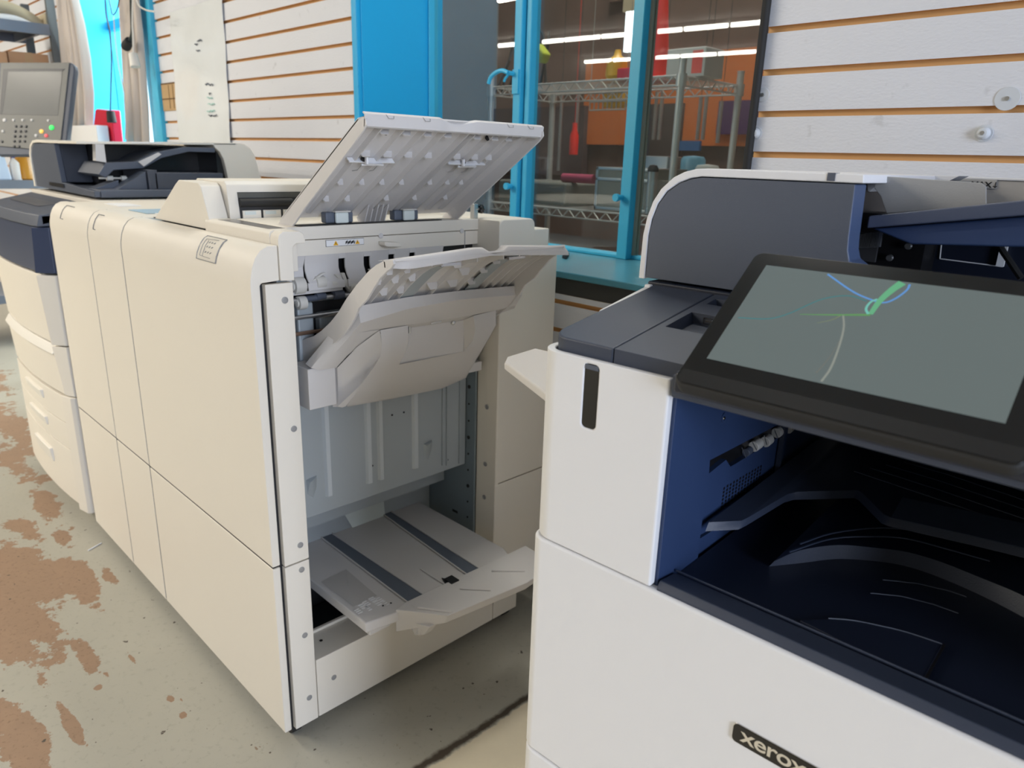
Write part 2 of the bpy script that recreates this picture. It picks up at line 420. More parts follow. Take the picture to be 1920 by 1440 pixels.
obj('window_frame', bm, 'blue', win, bevel=.003)
bm = nb(); post(bm, p2b, p2b+.009, zr1, 4.5, YW-.004, YW+.018); obj('glazing_bead', bm, plain('old_putty', (.42, .38, .3, 1), .8, var=.5), win)
for (a, b) in ((zw(813, 100).x, p1a), (p1d, p2a), (p2b+.009, XJR+.01)):
    bm = nb(); box(bm, a, b, YW+.004, YW+.008, zr1, 4.5); obj('window_pane', bm, 'glass', win)
# cast latch on the casement stile
lp = zw(983, 135); bm = nb()
box(bm, p1a+.004, p1b-.002, YW-.043, YW-.033, zw(980, 178).z, zw(980, 133).z)
P = [zw(978, 140), zw(966, 136), zw(953, 141), zw(945, 149), zw(941, 160)]
tube(bm, [Vector((q.x, YW-.06, q.z)) for q in catmull(P, 5)], .0065, 10)
tube(bm, [Vector((zw(980, 141).x, YW-.035, zw(980, 141).z)), Vector((P[0].x, YW-.06, P[0].z))], .007, 8)
tube(bm, [Vector((q.x, YW-.05, q.z)) for q in (zw(974, 143), zw(968, 150), zw(966, 156))], .004, 8)
obj('window_latch', bm, 'blue', win)
for (x, y) in ((972, 349), (1177, 370)):
    q = zw(x, y); bm = nb(); cyl(bm, (q.x, YW-.05, q.z), (q.x, YW-.03, q.z), .008, 12); cyl(bm, (q.x, YW-.06, q.z), (q.x, YW-.05, q.z), .011, 12)
    obj('frame_bolt', bm, 'blue', win)
# black conduit down the wall corner
q0, q1 = at(1431, 100, Y=YR-.012), at(1417, 320, Y=YR-.012)
bm = nb(); tube(bm, [(XJR+.004, YR-.011, 4.6), (XJR+.002, YR-.011, 2.), (XJR+.001, YR-.011, 1.4), (XJR, YR-.011, 0)], .0085, 12)
obj('conduit', bm, 'rubber', label='black vertical conduit running down the corner right of the window', cat='pipe')
# washers screwed to the wall
for (x, y, r, knob, lab) in ((1889, 185, .018, 0, 'large clear plastic washer screwed to the slat wall, upper right'), (1845, 250, .0135, 1, 'round clear hook cap on the slat wall, lower right'),
                       (1431, 178, .013, 0, 'small clear washer beside the black conduit, the upper one'), (1418, 250, .0125, 1, 'small clear cap beside the black conduit, the lower one')):
    q = at(x, y, Y=YR); root = empty('wall_washer', (q.x, YR, q.z-r), lab, 'washer', 'clear washers on the slat wall')
    bm = nb(); cyl(bm, (q.x, YR-.0015, q.z), (q.x, YR, q.z), r, 28)
    if knob: lathe(bm, (q.x, YR, q.z), [(r*.75, .0), (r*.75, .006), (r*.5, .011), (0, .012)], (0, -1, 0))
    obj('disc', bm, plain('pale_clear_plastic', (.62, .65, .68, 1), .15), root, bevel=.0005)
    bm = nb(); cyl(bm, (q.x, YR-.0125 if knob else YR-.004, q.z), (q.x, YR-.0015, q.z), .0035, 12); obj('screw', bm, 'steel', root)
# dark holes in the lowest groove
# second window: deep blue recess on the left
XL2 = at(140, 20, Y=YL).x; YW2 = at(212, 60, X=XL2).y
XR2 = -4.08
bm = nb(); box(bm, XL2-.03, XL2, YL, YW2+.05, 0, 4.7); st('trim_4', bm, 'blue_light')
bm = nb(); box(bm, XR2, -3.95, YL-.02, YL+.02, 0, 4.7); st('trim_5', bm, 'blue', bevel=.003)
bm = nb(); box(bm, XR2, XR2+.03, YL, YW2+.05, 0, 4.7); st('trim_6', bm, 'blue')
bm = nb(); box(bm, XL2-.02, XR2+.02, YL-.16, YW2+.05, .8, .85); st('trim_7', bm, 'blue')
w2 = empty('window_2', ((XL2+XR2)/2, YW2, .85)); w2['kind'] = 'structure'
bm = nb()
for a, b in ((XL2, XL2+.004), (XR2-.02, XR2)): box(bm, a, b, YW2-.02, YW2+.02, .85, 4.7)
zm = at(225, 44, Y=YW2).z; box(bm, XL2, XR2, YW2-.025, YW2+.02, zm-.03, zm+.02); box(bm, XL2, XR2, YW2-.02, YW2+.02, .85, .9)
obj('window_frame', bm, 'blue_light', w2, bevel=.003)
bm = nb(); box(bm, XL2+.004, XR2-.02, YW2, YW2+.004, .9, 4.7); obj('window_pane', bm, 'glass', w2)
bm = nb(); face(bm, [(-15, 3.4, -.5), (-3.75, 3.4, -.5), (-3.75, 3.4, 8), (-15, 3.4, 8)]); st('exterior_sky', bm, 'sky')
# rest of the shop shell
bm = nb(); box(bm, -18, -9, YL, YL+.03, 0, 4.7); st('wall_back_end', bm, 'slat')
bm = nb(); box(bm, -18.1, -18, -20, YL, 0, 4.7); st('wall_left', bm, 'pinkish')
bm = nb(); box(bm, -18, 6, -20.1, -20, 0, 4.7); st('wall_front', bm, 'pinkish')
bm = nb(); box(bm, -18, 6, -20, 4.2, 4.7, 4.8); st('ceiling', bm, 'ceil')
# right wall is a shop front: piers, sill and head with tall glazing between
bm = nb()
box(bm, 4.6, 4.75, -20, YR, 0, .5); box(bm, 4.6, 4.75, -20, YR, 3.4, 4.7)
for y in (-20, -12, -7, -2.2, 1.2): box(bm, 4.6, 4.75, y, y+.25, .5, 3.4)
st('wall_right', bm, 'pinkish')
# room beyond window 1
YB = 3.4; XB = at(933, 100, Y=YB).x
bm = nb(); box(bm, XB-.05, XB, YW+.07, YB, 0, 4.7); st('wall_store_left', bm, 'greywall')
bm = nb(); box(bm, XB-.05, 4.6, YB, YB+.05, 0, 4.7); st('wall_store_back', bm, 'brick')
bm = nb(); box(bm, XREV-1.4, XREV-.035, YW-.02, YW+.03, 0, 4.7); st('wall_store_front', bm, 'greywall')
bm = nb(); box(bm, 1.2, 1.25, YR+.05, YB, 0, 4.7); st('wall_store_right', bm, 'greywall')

# ------------------------------------------------------------------ lights
def area(name, loc, target, sx, sy, power, col):
    l = bpy.data.lights.new(name, 'AREA'); l.shape = 'RECTANGLE'; l.size = sx; l.size_y = sy; l.energy = power; l.color = col
    o = bpy.data.objects.new(name, l); COL.objects.link(o); o.location = loc
    o.rotation_euler = (Vector(target)-Vector(loc)).to_track_quat('-Z', 'Y').to_euler(); return o
# daylight through the shop front
area('daylight_shop_front', (4.5, -.95, 1.75), (-1, .4, 1.0), 1.45, 2.5, 185, (.72, .81, 1.0))
# fluorescent battens over this end of the shop
for (x, y, p) in ((-5.0, -1.9, 95), (-8.0, -2.2, 100), (-4.9, -4.2, 175), (-8.2, -5.2, 170), (1.0, -5.2, 12)):
    area('ceiling_batten', (x, y, 3.6), (x, y, 0), 2.4, .3, p, (1.0, .915, .79))
area('store_room_fill', (-1.6, 2.7, 4.4), (-1.8, 2.7, 0), 2.4, .6, 130, (1, .93, .85))  # unseen fill light added to brighten the store room
area('daylight_second_window', (-4.3, 2.6, 2.2), (-4.9, 1.5, 1.6), 1.4, 2.4, 150, (.88, .96, 1))
w = bpy.data.worlds.new('world'); S.world = w; w.use_nodes = True
w.node_tree.nodes['Background'].inputs[0].default_value = (.78, .88, 1, 1); w.node_tree.nodes['Background'].inputs[1].default_value = .25

# fluorescent tubes far across the shop, mirrored in the window glass
def mirror_pt(x, y, z):
    d = ray(x, y); k = (z-CH)/d.z; q = CP+d*k; return Vector((q.x, 2*(YW+.004)-q.y, z))
ZT = 4.55
for row, spans in (((0), ((-20.9, -19.6), (-19.5, -18.3))),):
    pass
def tubes(pa, pb, ext, labs):
    A, B = mirror_pt(*pa, ZT), mirror_pt(*pb, ZT); d = (B-A); d.z = 0; L = d.length+ext; d.normalize(); s = 0.
    while s < L:
        a, b = A+d*s, A+d*(s+1.22); c = (a+b)/2; n_ = Vector((-d.y, d.x, 0))*.06; u = Vector((0, 0, .05))
        r = empty('ceiling_light', (c.x, c.y, ZT-.05), 'bright fluorescent batten light, in the %s row far across the shop' % labs, 'ceiling light', 'fluorescent lights mirrored in the window, %s row' % labs)
        bm = nb(); cyl(bm, a+d*.03, b-d*.03, .05, 12); obj('tube', bm, 'tube', r)
        bm = nb(); slab(bm, [a+n_+u, b+n_+u, b-n_+u, a-n_+u], (0, 0, 4.7-ZT-.05)); obj('housing', bm, 'paper', r)
        s += 1.26
tubes((934, 86), (1415, 43), 2.5, 'nearer'); tubes((934, 126), (1410, 97), 2.5, 'farther')
# ================================================================== FINISHER (big unit with three trays)
XE = -1.197
fin = empty('print_finisher', (-1.53, .95, 0), 'tall cream print finisher with three open output trays on its end', 'finisher')
def fo(name, bm, mat='cream', parent=None, **k): return obj(name, bm, mat, parent or fin, **k)
DOORP = [(.564, .4325), (.5625, .985), (.5635, .998), (.568, 1.018), (.575, 1.034), (.585, 1.046), (.598, 1.0525), (.617, 1.0535)]
def upper_door(parent, x0, x1, end=False):
    bm = nb()
    pr = DOORP+([(.617, .991), (.583, .989), (.580, .985), (.580, .4325)] if end else [(.617, 1.0), (.58, .98), (.580, .4325)])
    prism(bm, pr, 'X', x0, x1)
    return obj('upper_door', bm, 'cream', parent, bevel=.002, seg=2, ang=40)
def lower_door(parent, x0, x1):
    bm = nb(); box(bm, x0, x1, .564, .580, .035, .4285)
    return obj('lower_door', bm, 'cream', parent, bevel=.0025)
upper_door(fin, -1.8535, -1.2, True); lower_door(fin, -1.8535, -1.2)
bm = nb(); box(bm, -1.8535, -1.204, .5656, .579, .422, .436); fo('seam_shade_strip', bm, 'black')  # black strip set in the seam to imitate its shade
# hour-glass recess pull with pictogram in the slanted top of the door
def slant(x, s):
    """point on the slanted top band of the doors: s 0 (front edge) .. 1 (top)"""
    P = DOORP[2:7]; t = s*(len(P)-1); i = min(int(t), len(P)-2); f = t-i
    return Vector((x, P[i][0]+(P[i+1][0]-P[i][0])*f-.0006, P[i][1]+(P[i+1][1]-P[i][1])*f+.0006))
def door_label(parent, xc, w, s0, s1, frame=True, corner=False):
    bm = nb()
    rows = [[slant(xc-w/2+w*i/6, s0+(s1-s0)*j/6) for i in range(7)] for j in range(7)]
    if frame:
        strip(bm, rows)
        lab = obj('jam_instruction_label', bm, plain('label_cream', (.66, .62, .54, 1), .6), parent)
    bm = nb()
    def line(a, b, r=.0006): tube(bm, [slant(xc-w/2+w*(a[0]+(b[0]-a[0])*k/5), s0+(s1-s0)*(a[1]+(b[1]-a[1])*k/5))+Vector((0, -.0004, .0004)) for k in range(6)], r, 4)
    if corner:
        line((.1, .05), (.1, .95), .0009); line((.1, .95), (.8, .95), .0009); line((.1, .05), (.35, .05), .0009)
    else:
        for a, b in (((0, 0), (1, 0)), ((1, 0), (1, 1)), ((1, 1), (0, 1)), ((0, 1), (0, 0))): line(a, b, .0009)
    if frame:
        for a, b in (((.15, .12), (.15, .8)), ((.15, .8), (.75, .85)), ((.3, .12), (.3, .75)), ((.15, .12), (.7, .1))): line(a, b, .0005)
        for i in range(3):
            for j in range(3): line((.38+.13*i, .25+.2*j), (.43+.13*i, .3+.2*j), .0009)
    obj('label_outline', bm, 'slate' if corner else 'labelgrey', parent)
door_label(fin, -1.385, .085, .12, .88)
# end panels with their flat screws
def screws(parent, pts, X, n=(1, 0, 0)):
    for (x, y) in pts:
        q = at(x, y, X=X); bm = nb()
        lathe(bm, (X, q.y, q.z), [(.0062, 0), (.0062, .0012), (.0042, .0016), (.0036, .0008), (0, .0008)], (1, 0, 0), 18)
        obj('screw', bm, 'screwg', parent)
bm = nb(); box(bm, XE-.014, XE, .588, .641, .4265, .9865); e1 = fo('end_panel', bm, bevel=.0015)
screws(e1, ((534, 563), (551, 804), (563, 1022)), XE)
bm = nb(); box(bm, XE-.014, XE, .588, .641, .032, .4235); e2 = fo('end_panel', bm, bevel=.0015)
screws(e2, ((565.5, 1068), (571.5, 1191), (580, 1308)), XE)
# carcass behind the doors
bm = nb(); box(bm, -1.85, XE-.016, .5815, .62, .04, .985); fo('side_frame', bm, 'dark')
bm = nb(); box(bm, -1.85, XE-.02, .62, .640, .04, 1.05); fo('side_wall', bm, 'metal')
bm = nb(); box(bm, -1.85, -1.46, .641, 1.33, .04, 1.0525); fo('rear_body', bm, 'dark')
# base beam
YS = at(923.8, 1164.5, X=XE).y
bm = nb(); box(bm, -1.285, XE, .643, YS-.001, .033, .178); box(bm, -1.292, -1.283, .643, YS-.001, .12, .184); b_ = fo('base_beam', bm, bevel=.0015)
screws(b_, ((626, 1270),), XE)
bm = nb(); q = at(602, 1201, Z=.178); cyl(bm, (q.x, q.y, .177), (q.x, q.y, .1785), .004, 12); obj('screw_hole', bm, 'black', b_)
# rear pillar: return face, outer panels
YP = YS-.004
bm = nb(); box(bm, -1.268, XE-.001, YP, YP+.012, .178, 1.0); p_ = fo('pillar_return', bm, bevel=.001)
for (x, y) in ((917, 618), (913, 763), (910, 870), (908, 932)):
    q = at(x, y, Y=YP); bm = nb(); lathe(bm, (q.x, YP, q.z), [(.0062, 0), (.0062, .0012), (.004, .0016), (.0036, .0008), (0, .0008)], (0, -1, 0), 18); obj('screw', bm, 'screwg', p_)
zr = .4255
bm = nb(); box(bm, XE-.012, XE, YP+.001, 1.352, zr+.003, 1.0); fo('rear_upper_panel', bm, bevel=.0015)
bm = nb(); box(bm, XE-.012, XE, YP+.001, 1.352, .180, zr); fo('rear_lower_panel', bm, bevel=.0015)
bm = nb(); box(bm, -1.285, XE, YS+.001, 1.252, .033, .178); fo('base_end_panel', bm, bevel=.0015)
bm = nb(); box(bm, -1.85, XE-.014, YP+.013, 1.35, .12, 1.0); fo('rear_frame', bm, 'cream')
# bay: ribbed steel back plate
XP = -1.30
zb = at(582, 970, X=XP).z
bm = nb(); box(bm, XP-.003, XP, .642, at(873, 780, X=XP).y, zb, .99); plate = fo('back_plate', bm, 'metal', bevel=.001)
for (xa, xb, yt) in ((604, 617, 933), (683, 695, 908), (706, 717, 901), (772, 783, 879)):
    ya_, yb_ = at(xa, 800, X=XP).y, at(xb, 800, X=XP).y; z0_ = at(xa, yt, X=XP).z
    bm = nb(); prism(bm, [(ya_, 0), (ya_+.004, .006), (yb_-.003, .006), (yb_, 0)], 'X', 0, 1)
    for v in bm.verts:   # outline in (y, depth), swept down in z
        t = v.co.x; y, dz = v.co.y, v.co.z; v.co = Vector((XP+dz, y, z0_ if t < .5 else .985))
    obj('pressed_rib', bm, 'metal_lit', plate)  # lighter steel than the plate imitates light caught by the ribs
for x in (829, 837, 861):
    y_ = at(x, 780, X=XP).y; bm = nb(); box(bm, XP, XP+.004, y_-.0015, y_+.0015, at(x, 868 if x > 850 else 872, X=XP).z, .985); obj('fold_line', bm, 'metal', plate)
for (x, y) in ((735, 778), (757, 773), (698, 873), (830, 742), (830, 865), (839, 862), (861, 859)):
    q = at(x, y, X=XP); bm = nb(); cyl(bm, (XP, q.y, q.z), (XP+.0012, q.y, q.z), .0024, 10); obj('rivet_hole', bm, 'black', plate)
for (x, y) in ((801, 846), (584, 915)):
    q = at(x, y, X=XP); bm = nb()
    v = [(XP, q.y-.012, q.z+.022), (XP+.008, q.y-.006, q.z+.018), (XP+.008, q.y+.008, q.z+.024), (XP, q.y+.014, q.z+.026), (XP, q.y+.012, q.z-.002), (XP, q.y+.003, q.z-.024), (XP, q.y-.01, q.z-.012)]
    V = [bm.verts.new(p) for p in v]
    for f in ((0, 1, 2, 3), (3, 2, 4), (2, 5, 4), (1, 6, 5, 2), (0, 6, 1)): bm.faces.new([V[i] for i in f])
    obj('pressed_hook', bm, 'metal', plate)
bm = nb(); box(bm, XP, XP+.004, at(493+80, 935, X=XP).y, .9, 0, 0.001)
bm.free()
# perforated side plate in the gap
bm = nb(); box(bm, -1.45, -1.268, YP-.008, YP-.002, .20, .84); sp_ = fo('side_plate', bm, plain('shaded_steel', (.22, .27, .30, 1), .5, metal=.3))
for k in range(14):
    z = .80-.045*k; bm = nb(); cyl(bm, (-1.29, YP-.0095, z), (-1.29, YP-.008, z), .0028 if k % 3 else .005, 10); obj('plate_hole', bm, 'black', sp_)
for (z, s) in ((.475, .010), (.46, .006), (.445, .009), (.30, .006)):
    bm = nb(); box(bm, -1.35, -1.33, YP-.0095, YP-.008, z, z+s); obj('plate_slot', bm, 'black', sp_)
# back of the bay below the plate
bm = nb(); box(bm, -1.46, -1.452, .642, YP, .184, zb+.06); fo('lower_back_wall', bm, 'metal')
bm = nb()
strip(bm, [[(-1.31, .645, zb+.0), (-1.31, YP-.01, zb)], [(-1.385, .645, zb-.035), (-1.385, YP-.01, zb-.035)], [(-1.385, .645, zb-.075), (-1.385, YP-.01, zb-.075)]], (-.003, 0, 0))
fo('guide_rail', bm, 'metal')
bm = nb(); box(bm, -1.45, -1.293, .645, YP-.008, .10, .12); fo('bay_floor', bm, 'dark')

# ---------------------------------------------------------------- lower stacking tray
ZT3 = .30
def lt(x, y, z=ZT3): return at(x, y, Z=z)
low = fo('stacking_tray', (lambda b: (prism(b, [(-1.465, .70), (-1.09, .70), (-1.078, .765), (-1.075, 1.10), (-1.12, 1.118), (-1.465, 1.118)], 'Z', ZT3-.024, ZT3), b)[1])(nb()), 'grey_plastic', bevel=.003)
# front apron that juts out
bm = nb()
A0 = [(-1.082, .768), (-.997, .838), (-.972, 1.05), (-.985, 1.16), (-1.085, 1.16), (-1.09, .80)]
V0 = [bm.verts.new((x, y, ZT3+.001 if x > -1.05 else ZT3+.005)) for x, y in A0]; V1 = [bm.verts.new((x if x < -1.05 else x-.006, y, ZT3-.02 if x > -1.05 else ZT3-.05)) for x, y in A0]
bm.faces.new(V0); bm.faces.new(V1[::-1])
for i in range(6): bm.faces.new((V0[i], V0[(i+1) % 6], V1[(i+1) % 6], V1[i]))
obj('front_apron', bm, 'grey_plastic', low, bevel=.002)
for (a, b, zz) in (((783, 1139), (847, 1148), .3), ((862, 1103), (920, 1107), .3), ((922, 1070), (984, 1071), .3)):
    bm = nb(); tube(bm, [lt(*a, z=.3055), lt(*b, z=.302)], .0028, 8); obj('apron_rib', bm, 'grey_plastic', low)
bm = nb(); slab(bm, [(-1.06, .79, .275), (-1.02, .81, .275), (-1.04, .81, .245), (-1.06, .80, .238)], (0, .02, 0))
box(bm, -1.075, -1.045, .80, .84, .245, .27); box(bm, -1.07, -1.03, .86, .90, .255, .275); obj('apron_bracket', bm, 'grey_plastic', low, bevel=.001)
# two rubber-grey guide channels
for pts in (((598, 1006), (617, 998), (809, 1127), (777, 1141)), ((706, 957), (722, 953), (908, 1074), (886, 1087))):
    bm = nb(); slab(bm, [lt(*p)+Vector((0, 0, .0005)) for p in pts], (0, 0, .0012)); obj('guide_channel', bm, 'strip', low)
    a, d = lt(*pts[0]), lt(*pts[3]); b, c = lt(*pts[1]), lt(*pts[2])
    bm = nb(); tube(bm, [a+Vector((0, 0, .003)), d+Vector((0, 0, .003))], .0018, 6); tube(bm, [b+Vector((0, 0, .003)), c+Vector((0, 0, .003))], .0018, 6); obj('channel_edge', bm, 'grey_plastic', low)
# black latch, window end-stop, control pod with pictograms
q = lt(848, 1091); bm = nb(); box(bm, q.x-.014, q.x+.012, q.y-.012, q.y+.010, ZT3, ZT3+.007); slab(bm, [lt(828, 1085), lt(838, 1088), lt(848, 1102), lt(838, 1100)], (0, 0, .003)); obj('black_latch', bm, 'black', low)
bm = nb(); tube(bm, [lt(788, 1068)+Vector((0, 0, .002)), lt(846, 1105)+Vector((0, 0, .002))], .0016, 6); obj('channel_edge', bm, 'grey_plastic', low)
bm = nb(); slab(bm, [(-1.45, .90, ZT3), (-1.45, 1.00, ZT3), (-1.455, 1.0, ZT3+.045), (-1.455, .88, ZT3+.045)], (.003, 0, 0)); obj('end_stop', bm, 'tape', low)
bm = nb()      # pod: raised hand hollow
pa, pb, pc, pd_ = lt(602, 1092), lt(649, 1068), lt(707, 1118), lt(663, 1138)
mid = (pa+pb+pc+pd_)/4+Vector((0, 0, -.012))
for P, Q in ((pa, pb), (pb, pc), (pc, pd_), (pd_, pa)): face(bm, [P+Vector((0, 0, .001)), Q+Vector((0, 0, .001)), mid+Vector((0, 0, .014))])
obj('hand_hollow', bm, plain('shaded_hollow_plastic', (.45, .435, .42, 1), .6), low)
for (x, y, s) in ((681, 1137, 1), (672, 1146, .8), (687, 1131, .8), (690, 1140, .6), (700, 1125, 1), (708, 1131, .8), (712, 1124, .7), (722, 1130, .5)):
    q = lt(x, y); bm = nb()
    for k in range(3): box(bm, q.x-.010*s+.007*k, q.x-.006*s+.007*k, q.y-.007*s, q.y+.006*s, ZT3+.0004, ZT3+.0012)
    obj('pictogram', bm, 'paper', low)
for (x, y) in ((718, 1136), (733, 1131)):
    q = lt(x, y); bm = nb(); cyl(bm, (q.x, q.y, ZT3), (q.x, q.y, ZT3+.001), .0022, 8); obj('indicator_hole', bm, 'black', low)
# pod block under the left corner
bm = nb(); box(bm, -1.30, -1.095, .712, .765, ZT3-.040, ZT3-.0245); obj('tray_pod', bm, 'grey_plastic', low, bevel=.003)

# ---------------------------------------------------------------- top of the unit
XH = -1.262
def hx(x, y): return at(x, y, X=XH)
# outer cover with its rounded front corner and hooked end
bm = nb()
prism(bm, [(.618, .991), (.6175, 1.062), (.620, 1.071), (.628, 1.0765), (.66, 1.0755), (.667, 1.071), (.670, 1.06), (.670, 1.0545), (.652, 1.0545), (.646, 1.050), (.6445, 1.044), (.6445, .9895)], 'X', XE-.03, XE)
fo('cover_hook', bm, 'cream', bevel=.0012)
bm = nb(); prism(bm, rrect(.6175, .67, 1.0, 1.0765, .008, 4, (0, 0, 1, 1)), 'X', -1.500, XE-.031); fo('front_top_cover', bm, 'cream', bevel=.001)
ytr = hx(897, 430).y
bm = nb(); box(bm, -1.474, XH-.0125, .671, ytr, 1.055, 1.0765); fo('top_cover', bm, 'cream', bevel=.002)
bm = nb()
for p in ((430, 412, 520, 421), (455, 413, 470, 417), (492, 419, 500, 424)): pass
q0, q1 = at(408, 409, Z=1.077), at(535, 425, Z=1.077)
box(bm, -1.46, -1.25, .628, .66, 1.0766, 1.0770); fo('printed_symbols', bm, plain('printed_label_film', (.30, .28, .26, 1), .3, var=.6))
# end fascia with groove and screws
zg1 = hx(700, 443).z
bm = nb(); box(bm, XH-.012, XH, .645, ytr, zg1+.001, 1.0765); fas = fo('end_fascia', bm, 'cream', bevel=.001)
bm = nb(); box(bm, XH-.014, XH-.0015, .645, ytr, 1.02, zg1-.0005); fas2 = fo('exit_fascia', bm, 'cream', bevel=.0008)
yv = hx(872, 460).y
bm = nb(); box(bm, XH-.0018, XH-.0006, yv-.0008, yv+.0008, .98, zg1); obj('panel_seam', bm, 'labelgrey', fas2)
for (x, y) in ((714, 442), (866, 433)):
    q = hx(x, y); bm = nb(); lathe(bm, (XH, q.y, q.z), [(.0055, -.001), (.0055, .001), (.0035, .0015), (0, .001)], (1, 0, 0), 16); obj('screw', bm, 'grey_plastic', fas2)
# warning label
la, lb = hx(611, 450), hx(683, 464)
bm = nb(); box(bm, XH-.0016, XH-.0008, la.y, lb.y, la.z-.0135, la.z-.0005); lab = obj('warning_label', bm, 'ink', fas2)
bm = nb(); box(bm, XH-.0012, XH-.0003, la.y+.0007, lb.y-.0007, la.z-.0128, la.z-.0012); obj('label_face', bm, 'paper', lab)
def tri(par, yc, z0, s):
    bm = nb(); prism(bm, [(yc-s*.62, z0), (yc+s*.62, z0), (yc, z0+s)], 'X', XH-.0003, XH+.0001); obj('warning_triangle', bm, 'warn', par)
    bm = nb(); prism(bm, [(yc-.0006, z0+s*.25), (yc+.0006, z0+s*.25), (yc+.0007, z0+s*.65), (yc-.0007, z0+s*.65)], 'X', XH+.0001, XH+.0002); obj('exclamation_mark', bm, 'ink', par)
w_ = lb.y-la.y; zb_ = la.z-.0115
tri(lab, la.y+w_*.25, zb_, .009); tri(lab, la.y+w_*.82, zb_, .0085)
bm = nb()
for k in range(9):
    y_ = la.y+w_*(.50+.028*k); z_ = zb_+.004+.0012*math.sin(k*2.1)
    prism(bm, [(y_, z_-.003), (y_+.0022, z_-.001), (y_+.003, z_+.0035), (y_+.0006, z_+.002)], 'X', XH-.0003, XH+.0001)
obj('pictogram', bm, 'ink', lab)
# small handle tab
q = hx(722, 455); bm = nb(); prism(bm, [(q.y-.016, q.z+.0045), (q.y+.022, q.z+.001), (q.y+.026, q.z-.0035), (q.y+.026, q.z-.008), (q.y-.010, q.z-.006), (q.y-.016, q.z-.003)], 'X', XH, XH+.022)
fo('pull_tab', bm, 'cream', bevel=.0015)
# curved paper hood with four slots
y0h, y1h = hx(573, 490).y, hx(832, 460).y
sl = [hx(x, 500).y for x in (643, 690, 736, 775)]; hw = .0075
prof = [(XH, 1.022), (XH-.004, 1.008), (XH-.004, .994), (XH+.002, .981), (XH+.010, .971)]
edges = [y0h]+[e for s in sl for e in (s-hw, s+hw)]+[y1h]
bm = nb()
for a, b in zip(edges[::2], edges[1::2]):
    strip(bm, [[(x, a, z), (x, b, z)] for x, z in prof], (-.003, 0, -.001))
    slab(bm, [(XH+.010, a-.003, .971), (XH+.010, b+.003, .971), (XH+.013, b+.003, .957), (XH+.013, a-.003, .957)], (-.003, 0, 0))
for s in sl: box(bm, XH-.004, XH-.001, s-hw-.001, s+hw+.001, 1.012, 1.022)
hood = fo('exit_hood', bm, 'grey_plastic', ang=50)
bm = nb(); slab(bm, [(XH, .645, 1.022), (XH, y0h, 1.022), (XH-.006, y0h-.003, 1.0), (XH-.006, .645, 1.0)], (-.003, 0, 0)); slab(bm, [(XH-.006, .645, 1.0), (XH-.006, y0h-.003, 1.0), (XH+.002, y0h-.006, .965), (XH+.002, .645, .965)], (-.003, 0, 0))
obj('hood_cheek', bm, 'grey_plastic', hood)
bm = nb(); box(bm, XH-.05, XH-.02, .645, YP, .84, 1.05); fo('mechanism_backing', bm, 'black')
# rollers, shafts and levers under the hood
mech = fo('roller_shaft', (lambda b: (cyl(b, (XH-.003, .645, .938), (XH-.003, 1.05, .938), .006, 14), b)[1])(nb()), 'steel')
bm = nb(); cyl(bm, (XH, .645, .905), (XH, .99, .905), .0045, 14); fo('roller_shaft', bm, 'steel')
bm = nb(); cyl(bm, (XH, .66, .873), (XH, .90, .873), .004, 14); fo('roller_shaft', bm, plain('copper_tinted_steel', (.45, .3, .22, 1), .3, metal=.9))
for (x, y, r, w) in ((560, 536, .016, .022), (566, 568, .013, .016), (600, 530, .013, .02), (662, 536, .012, .022), (625, 532, .010, .012), (700, 530, .012, .02), (745, 522, .011, .02)):
    q = at(x, y, X=XH+.004); bm = nb(); cyl(bm, (XH+.002, q.y-w/2, q.z), (XH+.002, q.y+w/2, q.z), r, 18); cyl(bm, (XH+.002, q.y-w/2-.003, q.z), (XH+.002, q.y+w/2+.003, q.z), r*.55, 14)
    fo('paper_roller', bm, 'roller', bevel=.001)
for (x, y, r, w) in ((603, 556, .007, .02), (636, 553, .009, .022), (585, 560, .006, .03)):
    q = at(x, y, X=XH+.004); bm = nb(); cyl(bm, (XH, q.y-w/2, q.z), (XH, q.y+w/2, q.z), r, 14); fo('roller_core', bm, 'slate')
for (a, b, c) in (((628, 515), (656, 545), 0), ((640, 512), (648, 535), 1), ((585, 527), (605, 512), 0), ((692, 505), (705, 530), 0)):
    p, q = at(*a, X=XH+.008), at(*b, X=XH+.008); bm = nb(); slab(bm, [p, p+Vector((0, .008, 0)), q+Vector((0, .008, 0)), q], (-.006, 0, 0)); fo('guide_lever', bm, 'roller', bevel=.001)
bm = nb(); a, b = at(556, 545, X=XH), at(640, 540, X=XH); box(bm, XH-.01, XH+.006, .65, b.y, a.z-.008, a.z-.002); fo('roller_housing', bm, 'grey_plastic', bevel=.001)
for (x0, y0, x1, y1, m) in ((557, 570, 591, 640, 'metal'), (599, 588, 660, 640, 'metal')):
    a, b = at(x0, y0, X=XH-.004), at(x1, y1, X=XH-.004); bm = nb(); box(bm, XH-.03, XH-.004, a.y, b.y, min(b.z, .80), a.z); fo('sheet_metal_box', bm, m, bevel=.004, seg=3)
